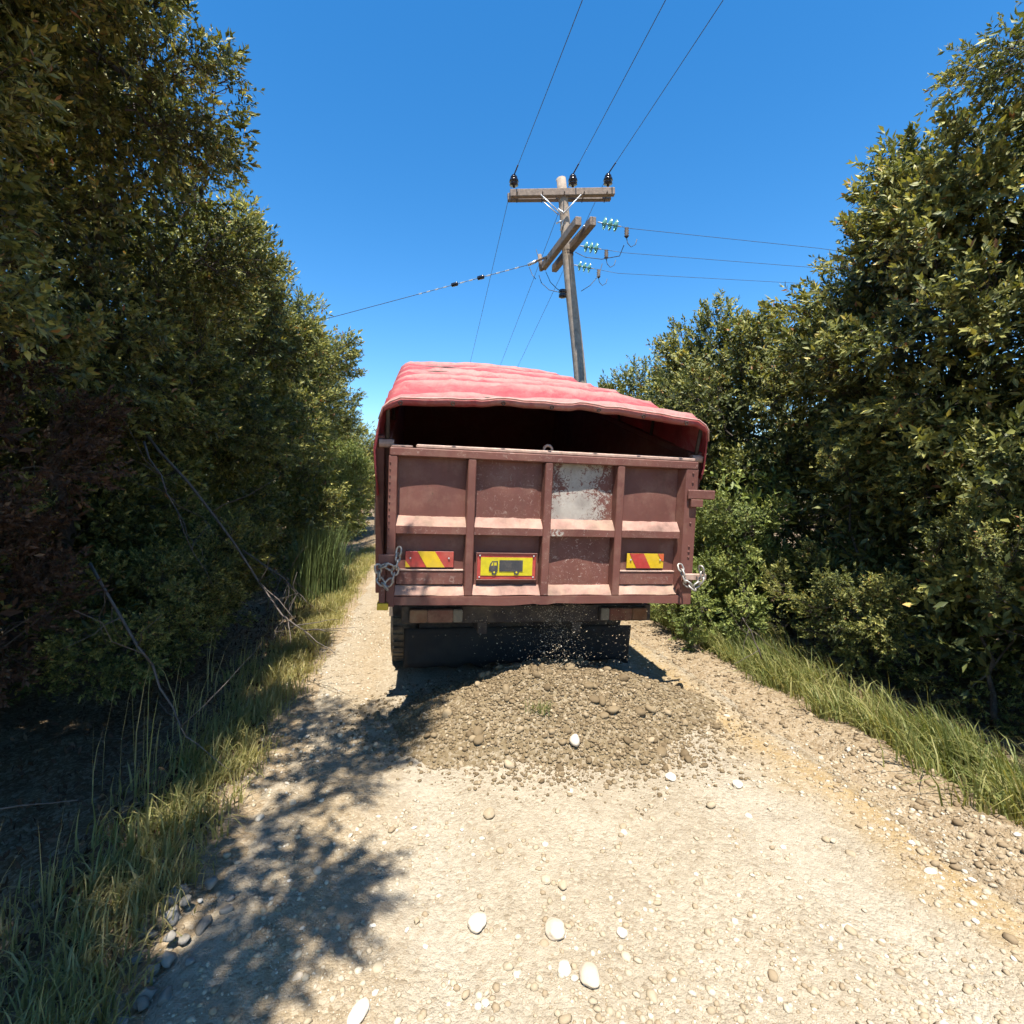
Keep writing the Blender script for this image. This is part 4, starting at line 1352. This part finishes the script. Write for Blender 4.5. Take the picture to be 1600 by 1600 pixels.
def fill_leaves(blobs, r, L0, W, fill):
    """inner mass of leaves that keeps the light out of the crown"""
    camp = np.array([0, 0, CAM_H]); out = []
    for c, q in blobs:
        c, q = np.array(c), np.array(q)
        sc = max(1.0, np.linalg.norm(c - camp) / 5.5) ** 0.75
        nf = int(q[0] * q[1] * q[2] * 4.2 * 120 * fill / sc)
        u = nrm(r.normal(size=(nf, 3))) * (r.uniform(0, 1, nf) ** 0.33 * 0.80)[:, None]
        P = c + u * q
        P = P[P[:, 2] > 0.03]
        Dv = nrm(r.normal(size=(len(P), 3)) + np.array([0, 0, 0.4]))
        out.append(leaves(P, Dv, 5, L0 * 1.7 * math.sqrt(sc) * r.uniform(0.7, 1.2, len(P)), W * 1.1, r, tone_base=np.full(len(P), -0.12)))  # lower tone paints the crown's inner shade into the leaf colour
    return join(out)


def wood(name, paths, mat, parent, base, n=7):
    mb = MB()
    for pts, r0, r1 in paths:
        k = len(pts)
        mb.tube([Vector(p) - base for p in pts], [r0 + (r1 - r0) * i / (k - 1) for i in range(k)], n)
    return mb.build(name, mat, parent, smooth=True)


def bend(a, b, k=6, w=0.12, r=random):
    a, b = Vector(a), Vector(b)
    L = (b - a).length
    return [a.lerp(b, t) + Vector((r.uniform(-w, w), r.uniform(-w, w), r.uniform(-w, w) * 0.5)) * L * 0.35 * math.sin(math.pi * t) for t in np.linspace(0, 1, k)]


def tree(name, label, l, y, blobs, seed, mat='laurel', dens=9.0, L0=0.056, W=0.36, nl=8, cat='tree', group=None, stems=3, hexa=False, fill=1.0, wild=0.0, bump=0.30, toward=0.3, trunk_r=0.09, clump=26):
    """blobs in road coordinates: (lateral, depth, height, radius across, radius along, radius up)"""
    r = np.random.default_rng(seed); rr = random.Random(seed)
    base = RP(l, y)
    base.z = float(height(base.x, base.y)) - 0.03
    t = empty(name, base)
    tag(t, label, cat, group)
    B = [((cx(b[1]) + b[0], b[1], b[2]), (b[3], b[4], b[5])) for b in blobs]
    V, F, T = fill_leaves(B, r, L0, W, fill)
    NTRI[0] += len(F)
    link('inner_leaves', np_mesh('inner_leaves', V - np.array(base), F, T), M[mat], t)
    for (c, dv, s) in blob_boughs(B, r, dens, wild, toward):
        me = bough_mesh((mat, L0, int(r.integers(0, 6))), M[mat], 500 + len(BOUGHS), L0, 0.36 + 0.03 * (len(BOUGHS) % 5))
        o = bpy.data.objects.new('bough', me)
        COL.objects.link(o)
        o.parent = t
        q = Vector(dv).to_track_quat('Z', 'Y') @ Quaternion((0, 0, 1), r.uniform(0, 6.28))
        s = s * (0.58 if cat == 'bush' else 1.0)
        o.rotation_mode = 'QUATERNION'
        o.rotation_quaternion = q
        o.location = Vector(c) - base - Vector(dv) * 0.22 * s
        o.scale = (s, s, s * r.uniform(0.8, 1.1))
    paths_t, paths_b = [], []
    for s in range(stems):
        a = base + Vector((rr.uniform(-0.22, 0.22), rr.uniform(-0.22, 0.22), 0))
        b = B[s % len(B)]
        top = Vector(b[0])
        p = bend(a, top, 7, 0.16, rr)
        paths_t.append((p, trunk_r * rr.uniform(0.7, 1.1), trunk_r * 0.35))
        for _ in range(3):
            q = nrm(r.normal(size=3))
            e = top + Vector(q * np.array(b[1]) * 0.8)
            paths_b.append((bend(p[rr.randint(3, 5)], e, 5, 0.12, rr), trunk_r * 0.35, trunk_r * 0.08))
    for b in B:
        for _ in range(2):
            q = nrm(r.normal(size=3))
            e = Vector(b[0]) + Vector(q * np.array(b[1]) * 0.85)
            paths_b.append((bend(Vector(b[0]), e, 5, 0.12, rr), trunk_r * 0.3, trunk_r * 0.07))
    for p in paths_t:
        wood('trunk', [p], M['bark'], t, base)
    for q in paths_b:
        wood('branch', [q], M['bark'], t, base, 5)
    return t

LG, RG = 'trees along the left side of the road', 'trees along the right side of the road'
# left row, from the camera to the far end of the road
tree('laurel_tree', 'tall dark tree filling the upper left corner, its sprays hanging over the road', -4.3, 2.0,
     [(-4.3, 1.9, 3.6, 1.35, 1.5, 2.0), (-3.5, 1.6, 4.8, 1.2, 1.3, 1.0), (-3.55, 3.2, 5.0, 0.85, 0.8, 0.75), (-2.15, 1.5, 4.9, 0.9, 0.7, 0.5), (-2.2, 0.3, 4.8, 0.8, 0.8, 0.5), (-4.0, -0.3, 4.0, 1.6, 1.5, 1.2), (-2.95, 3.75, 4.7, 0.5, 0.5, 0.4), (-5.0, 2.0, 1.2, 1.5, 1.6, 1.3)], 101, hexa=False, dens=8.1, wild=1.0, group=LG)
tree('laurel_tree', 'yellow-tinged dark tree second from the camera in the left row', -4.5, 4.6,
     [(-4.3, 4.6, 3.5, 1.25, 1.6, 1.9), (-3.65, 4.8, 4.5, 0.95, 1.1, 1.05), (-5.1, 4.4, 1.3, 1.4, 1.6, 1.3)], 102, dens=6.8, wild=0.7, group=LG)
tree('laurel_tree', 'broad sunlit tree in the middle of the left row, yellow-green at its top', -4.6, 7.6,
     [(-4.2, 7.4, 3.6, 1.45, 1.7, 1.8), (-3.75, 7.9, 4.5, 1.1, 1.3, 1.0), (-4.8, 7.2, 1.5, 1.5, 1.7, 1.4)], 103, dens=7.4, wild=0.4, group=LG)
tree('laurel_tree', 'rounded tree in the left row beside the guy wire end', -4.7, 11.4,
     [(-4.4, 11.2, 3.7, 1.6, 2.0, 1.9), (-3.85, 11.8, 4.8, 1.2, 1.5, 1.0), (-4.2, 10.6, 1.6, 1.5, 2.0, 1.5)], 104, dens=5.7, group=LG)
tree('laurel_tree', 'grey-green tree in the left row where the sky begins above the truck', -4.8, 16.0,
     [(-4.7, 15.8, 4.0, 1.8, 2.4, 2.0), (-4.4, 16.3, 5.0, 1.3, 1.8, 1.0), (-4.4, 15.2, 1.7, 1.6, 2.2, 1.6)], 105, dens=5.7, group=LG)
tree('laurel_tree', 'far small tree at the end of the left row just left of the tarpaulin', -5.0, 23.0,
     [(-4.6, 22.5, 2.9, 1.9, 2.6, 1.5), (-4.8, 25.5, 3.2, 1.9, 2.6, 1.6), (-4.4, 21.0, 1.3, 1.6, 2.4, 1.3)], 106, dens=6.2, group=LG)
tree('roadside_bush', 'bright yellow-green bush under the far trees left of the truck', -3.2, 13.6,
     [(-3.15, 13.6, 1.55, 0.75, 1.2, 1.0), (-3.2, 14.4, 2.3, 0.6, 0.9, 0.7)], 107, 'bright', cat='bush', stems=2, dens=16.1, trunk_r=0.04)
tree('roadside_bush', 'reddish-brown withered bush among the dark foliage at the left edge', -3.7, 2.7,
     [(-3.55, 2.75, 1.75, 0.55, 0.55, 0.8), (-3.6, 2.9, 1.0, 0.6, 0.5, 0.6)], 108, 'dry_leaf', cat='bush', stems=2, dens=10.5, trunk_r=0.03, fill=0.4)
tree('roadside_bush', 'dark low bush between the left verge grass and the trees', -3.4, 4.9,
     [(-3.35, 4.7, 0.55, 0.6, 1.0, 0.55), (-3.5, 6.0, 0.8, 0.7, 0.9, 0.7)], 109, cat='bush', stems=2, dens=12.4, trunk_r=0.03)
# right row
tree('laurel_tree', 'tall tree at the upper right corner with a spray reaching into the sky', 4.4, 2.6,
     [(4.5, 2.5, 3.2, 1.35, 1.5, 1.8), (4.5, 3.2, 4.9, 1.2, 1.3, 1.0), (3.75, 3.75, 5.05, 0.55, 0.5, 0.30), (4.5, 2.6, 1.2, 1.3, 1.5, 1.2)], 111, dens=6.2, wild=0.8, group=RG, hexa=False)
tree('laurel_tree', 'broad sunlit tree with long pale leaves in the middle of the right row', 4.6, 5.2,
     [(4.4, 5.1, 3.0, 1.30, 1.6, 1.55), (4.5, 5.0, 4.1, 1.05, 1.2, 0.75), (4.6, 4.6, 1.3, 1.2, 1.5, 1.3)], 112, dens=6.8, wild=0.5, L0=0.068, group=RG)
tree('laurel_tree', 'rounded yellow-green tree of the right row left of the branch wires', 4.6, 8.2,
     [(4.3, 8.0, 2.6, 1.3, 1.8, 1.3), (4.2, 8.4, 3.45, 1.0, 1.3, 0.75), (4.4, 7.6, 1.2, 1.3, 1.7, 1.2)], 113, dens=7.4, wild=0.4, group=RG)
tree('laurel_tree', 'dark tree of the right row closest to the tarpaulin corner', 4.4, 11.6,
     [(4.75, 11.3, 2.7, 1.35, 1.9, 1.4), (4.3, 11.4, 3.4, 0.8, 1.0, 0.7), (4.6, 11, 1.2, 1.4, 1.9, 1.2)], 114, dens=5.7, group=RG, wild=0.3)
tree('laurel_tree', 'far tree of the right row hidden behind the truck', 4.6, 16.0,
     [(6.0, 16, 2.6, 1.6, 2.8, 1.5), (5.8, 16, 1.2, 1.6, 2.8, 1.2)], 115, dens=4.8, group=RG)
tree('roadside_bush', 'bright green leafy shrub beside the upper latch of the tailgate', 3.0, 6.1,
     [(3.05, 6.1, 1.55, 0.55, 0.65, 0.62), (3.1, 6.3, 0.9, 0.55, 0.7, 0.6)], 116, 'bright', cat='bush', stems=3, dens=14.8, trunk_r=0.025)
tree('roadside_bush', 'low light green shrub at the right verge under the tailgate corner', 2.5, 6.0,
     [(2.42, 5.9, 0.42, 0.42, 0.55, 0.40), (2.3, 6.8, 0.35, 0.4, 0.6, 0.35)], 117, 'bright', cat='bush', stems=2, dens=16.1, trunk_r=0.02)
tree('roadside_bush', 'dark shrub in the shade above the right verge grass', 3.4, 3.9,
     [(3.45, 3.9, 0.75, 0.55, 0.9, 0.75), (3.5, 2.4, 0.6, 0.6, 0.9, 0.6)], 118, cat='bush', stems=2, dens=11.8, trunk_r=0.025)
tree('roadside_bush', 'dark leafy undergrowth right of the bright shrub, under the right row', 3.5, 5.0,
     [(3.45, 5.0, 0.7, 0.6, 0.8, 0.7), (3.6, 5.3, 1.6, 0.55, 0.8, 0.7)], 119, cat='bush', stems=2, dens=13.1, trunk_r=0.025)
tree('laurel_tree', 'farthest tree closing the end of the road between left row and truck', -2.2, 36.0,
     [(-2.4, 36.0, 2.2, 2.6, 2.4, 2.0), (0.8, 38.0, 2.0, 2.8, 2.4, 1.9), (3.6, 38.0, 2.1, 2.6, 2.4, 1.9)], 120, dens=5.0, group=LG)
# deeper rows that make the thicket dark
for i, (l, y) in enumerate([(-6.6, 0.5), (-6.8, 4.0), (-7.0, 8.0), (-7.0, 12.5), (6.8, 1.0), (6.9, 4.8), (6.9, 9.0), (6.8, 13.5)]):
    s = 'left' if l < 0 else 'right'
    h_ = 4.0 if l < 0 else 3.2
    tree('thicket_tree', 'dense tree deep in the shaded thicket behind the %s row' % s, l, y,
         [(l, y, h_ * 0.62, 1.5, 2.3, h_ * 0.62)], 130 + i, dens=1.9, group='trees of the %s thicket' % s, stems=2, fill=1.3)

# bare dead branches leaning out of the left trees
def dead(label, main, twigs, r0, seed):
    rr = random.Random(seed)
    base = Vector(main[0])
    o = empty('dead_branch', base)
    tag(o, label, 'branch')
    P = []
    for a, b in zip(main, main[1:]):
        P += bend(a, b, 4, 0.10, rr)[:-1]
    P.append(Vector(main[-1]))
    wood('stem', [(P, r0, r0 * 0.35)], M['dead_wood'], o, base, 6)
    for k in range(twigs):
        a = P[rr.randint(1, len(P) - 1)]
        d = Vector((rr.uniform(-1, 1), rr.uniform(-0.8, 0.6), rr.uniform(-0.9, 0.8))).normalized()
        wood('twig', [(bend(a, a + d * rr.uniform(0.25, 0.75), 5, 0.2, rr), r0 * 0.4, r0 * 0.12)], M['dead_wood'], o, base, 5)

dead('long bare grey branch slanting down through the dark left thicket', [PX(215, 660, 4.9), PX(330, 800, 4.6), PX(440, 960, 4.4), PX(475, 985, 4.35)], 12, 0.014, 1)
dead('bare branch curving down to the grass at the left verge', [PX(140, 880, 3.4), PX(215, 1010, 3.15), PX(270, 1105, 3.0), PX(290, 1150, 2.95)], 8, 0.010, 2)
dead('spray of thin dead twigs above the grass left of the truck wheel', [PX(380, 860, 5.1), PX(440, 900, 5.0), PX(478, 940, 4.9)], 14, 0.008, 3)
dead('bare forked branch hanging among the upper dark left foliage', [PX(225, 690, 4.4), PX(260, 770, 4.3), PX(300, 860, 4.2)], 9, 0.009, 4)
dead('thin bare twig pushing up beside the right shrub', [PX(1190, 1030, 4.6), PX(1175, 990, 4.6), PX(1160, 965, 4.6)], 6, 0.008, 5)
dead('pale dry stick poking in from the left edge of the picture', [PX(-20, 1265, 2.2), PX(60, 1256, 2.15), PX(122, 1250, 2.1)], 2, 0.0045, 6)

# grass
def grass(name, label, pts, hgt, r, lean=(0, 0), tone=(0.3, 0.15), wid=0.006, curl=0.5):
    n = len(pts)
    x, y = pts[:, 0], pts[:, 1]
    z = height(x, y) - 0.01
    a = r.uniform(0, 6.28, n)
    b = np.abs(r.normal(0.0, 1.0, n)) * curl
    out = np.stack([np.cos(a) * b + lean[0], np.sin(a) * b + lean[1]], -1)
    side = np.stack([-np.sin(a + r.normal(0, 0.6, n)), np.cos(a), np.zeros(n)], -1)
    w = wid * r.uniform(0.6, 1.3, n)
    B = np.stack([x, y, z], -1)
    rows = []
    for t, ww in ((0.0, 1.0), (0.4, 0.85), (0.75, 0.55)):
        c = B + np.concatenate([out * (hgt * t ** 2)[:, None], (hgt * (t - 0.22 * b * t * t))[:, None]], 1)
        rows += [c - side * (w * ww)[:, None], c + side * (w * ww)[:, None]]
    c = B + np.concatenate([out * hgt[:, None], (hgt * (1 - 0.40 * b))[:, None]], 1)
    rows.append(c)
    V = np.stack(rows, 1)
    T = np.array([[0, 1, 3], [0, 3, 2], [2, 3, 5], [2, 5, 4], [4, 5, 6]])
    F = (T[None] + (np.arange(n) * 7)[:, None, None]).reshape(-1, 3)
    tn = np.clip(tone[0] + tone[1] * r.normal(0, 1, n) + 0.15 * vnoise(x * 2, y * 2, 0, 99), 0, 1)
    NTRI[0] += len(F)
    o = link(name, np_mesh(name, V.reshape(-1, 3), F, np.repeat(tn, 7)), M['grass'])
    return tag(o, label, 'grass', kind='stuff')

def tufts(n_t, per, lf, ymin, ymax, spread, r, power=1.2):
    y = ymin + (ymax - ymin) * r.uniform(0, 1, n_t) ** power
    l = lf(n_t)
    x = 0.91 - 0.19 * y + l
    P = np.stack([x, y], -1)
    return np.repeat(P, per, 0) + r.normal(0, spread, (n_t * per, 2)), np.repeat(r.uniform(0.5, 1.25, n_t), per)

g = np.random.default_rng(17)
p, s_ = tufts(420, 30, lambda n: 2.55 + g.normal(0, 0.22, n), 1.2, 8.5, 0.05, g)
grass('right_grass', 'long green grass along the right verge below the trees', p, 0.33 * s_ * g.uniform(0.5, 1.2, len(p)), g, lean=(-0.30, -0.05), tone=(0.60, 0.15), wid=0.0045, curl=0.55)
p, s_ = tufts(760, 24, lambda n: -1.95 - np.abs(g.normal(0, 0.28, n)), 1.3, 13, 0.06, g)
grass('left_dry_grass', 'straw-coloured dry grass along the left road edge', p, 0.16 * s_ * g.uniform(0.4, 1.4, len(p)), g, lean=(0.12, 0), tone=(0.88, 0.12), wid=0.0036, curl=0.6)
p, s_ = tufts(190, 24, lambda n: -2.12 - np.abs(g.normal(0, 0.24, n)), 1.8, 16, 0.06, g)
grass('left_green_grass', 'green weeds and grass along the left road edge', p, 0.17 * s_ * g.uniform(0.4, 1.3, len(p)), g, lean=(0.18, -0.05), tone=(0.66, 0.18), wid=0.0048, curl=0.5)
p, s_ = tufts(34, 3, lambda n: -2.45 - np.abs(g.normal(0, 0.25, n)), 1.3, 9, 0.05, g)
grass('tall_stalks', 'tall thin dry stalks standing above the left grass', p, 0.6 * s_ * g.uniform(0.6, 1.3, len(p)), g, lean=(0.15, 0), tone=(0.85, 0.1), wid=0.0028, curl=0.18)
# fallen leaves under the trees
nl_ = 9000
yl = g.uniform(0.6, 12, nl_); sd = g.uniform(0, 1, nl_) < 0.6
ll = np.where(sd, -2.0 - np.abs(g.normal(0, 0.9, nl_)), 2.5 + np.abs(g.normal(0, 0.7, nl_)))
xl = 0.91 - 0.19 * yl + ll
V, F, T = leaves(np.stack([xl, yl, height(xl, yl) + 0.012], -1), nrm(np.stack([g.normal(0, 1, nl_), g.normal(0, 1, nl_), g.normal(0.1, 0.2, nl_)], -1)), 1, np.full(nl_, 0.055), 0.4, g)
tag(link('leaf_litter', np_mesh('leaf_litter', V, F, np.clip(T + g.uniform(-0.2, 0.5, nl_).repeat(4), 0, 1)), M['dry_leaf'], bpy.data.objects['ground']), kind='stuff')
# grey-green broom beside the far road
r_b = np.random.default_rng(5)
c = RP(-2.55, 8.6); n = 1500
pp = np.stack([c.x + r_b.normal(0, 0.16, n), c.y + r_b.normal(0, 0.3, n)], -1)
gb_ = grass('broom_plant', 'wispy grey-green broom plant at the left road edge beyond the wheel', pp, r_b.uniform(0.7, 1.45, n), r_b, lean=(0.08, 0), tone=(0.5, 0.2), wid=0.006, curl=0.22)
gb_.data.materials[0] = M['broom']
gb_['category'] = 'plant'; del gb_['kind']
c = PX(845, 1165, 3.45)
pp = np.stack([c.x + g.normal(0, 0.045, 90), c.y + g.normal(0, 0.03, 90)], -1)
gt = grass('grass_tuft', 'small olive grass tuft stuck in the front of the gravel heap', pp, g.uniform(0.05, 0.11, 90), g, tone=(0.4, 0.15), wid=0.002, curl=0.5)
gt.location.z = float(pile_h(np.array(c.x), np.array(c.y))) - float(height(c.x, c.y)) + 0.01
del gt['kind']
print('leaf and grass triangles', NTRI[0])
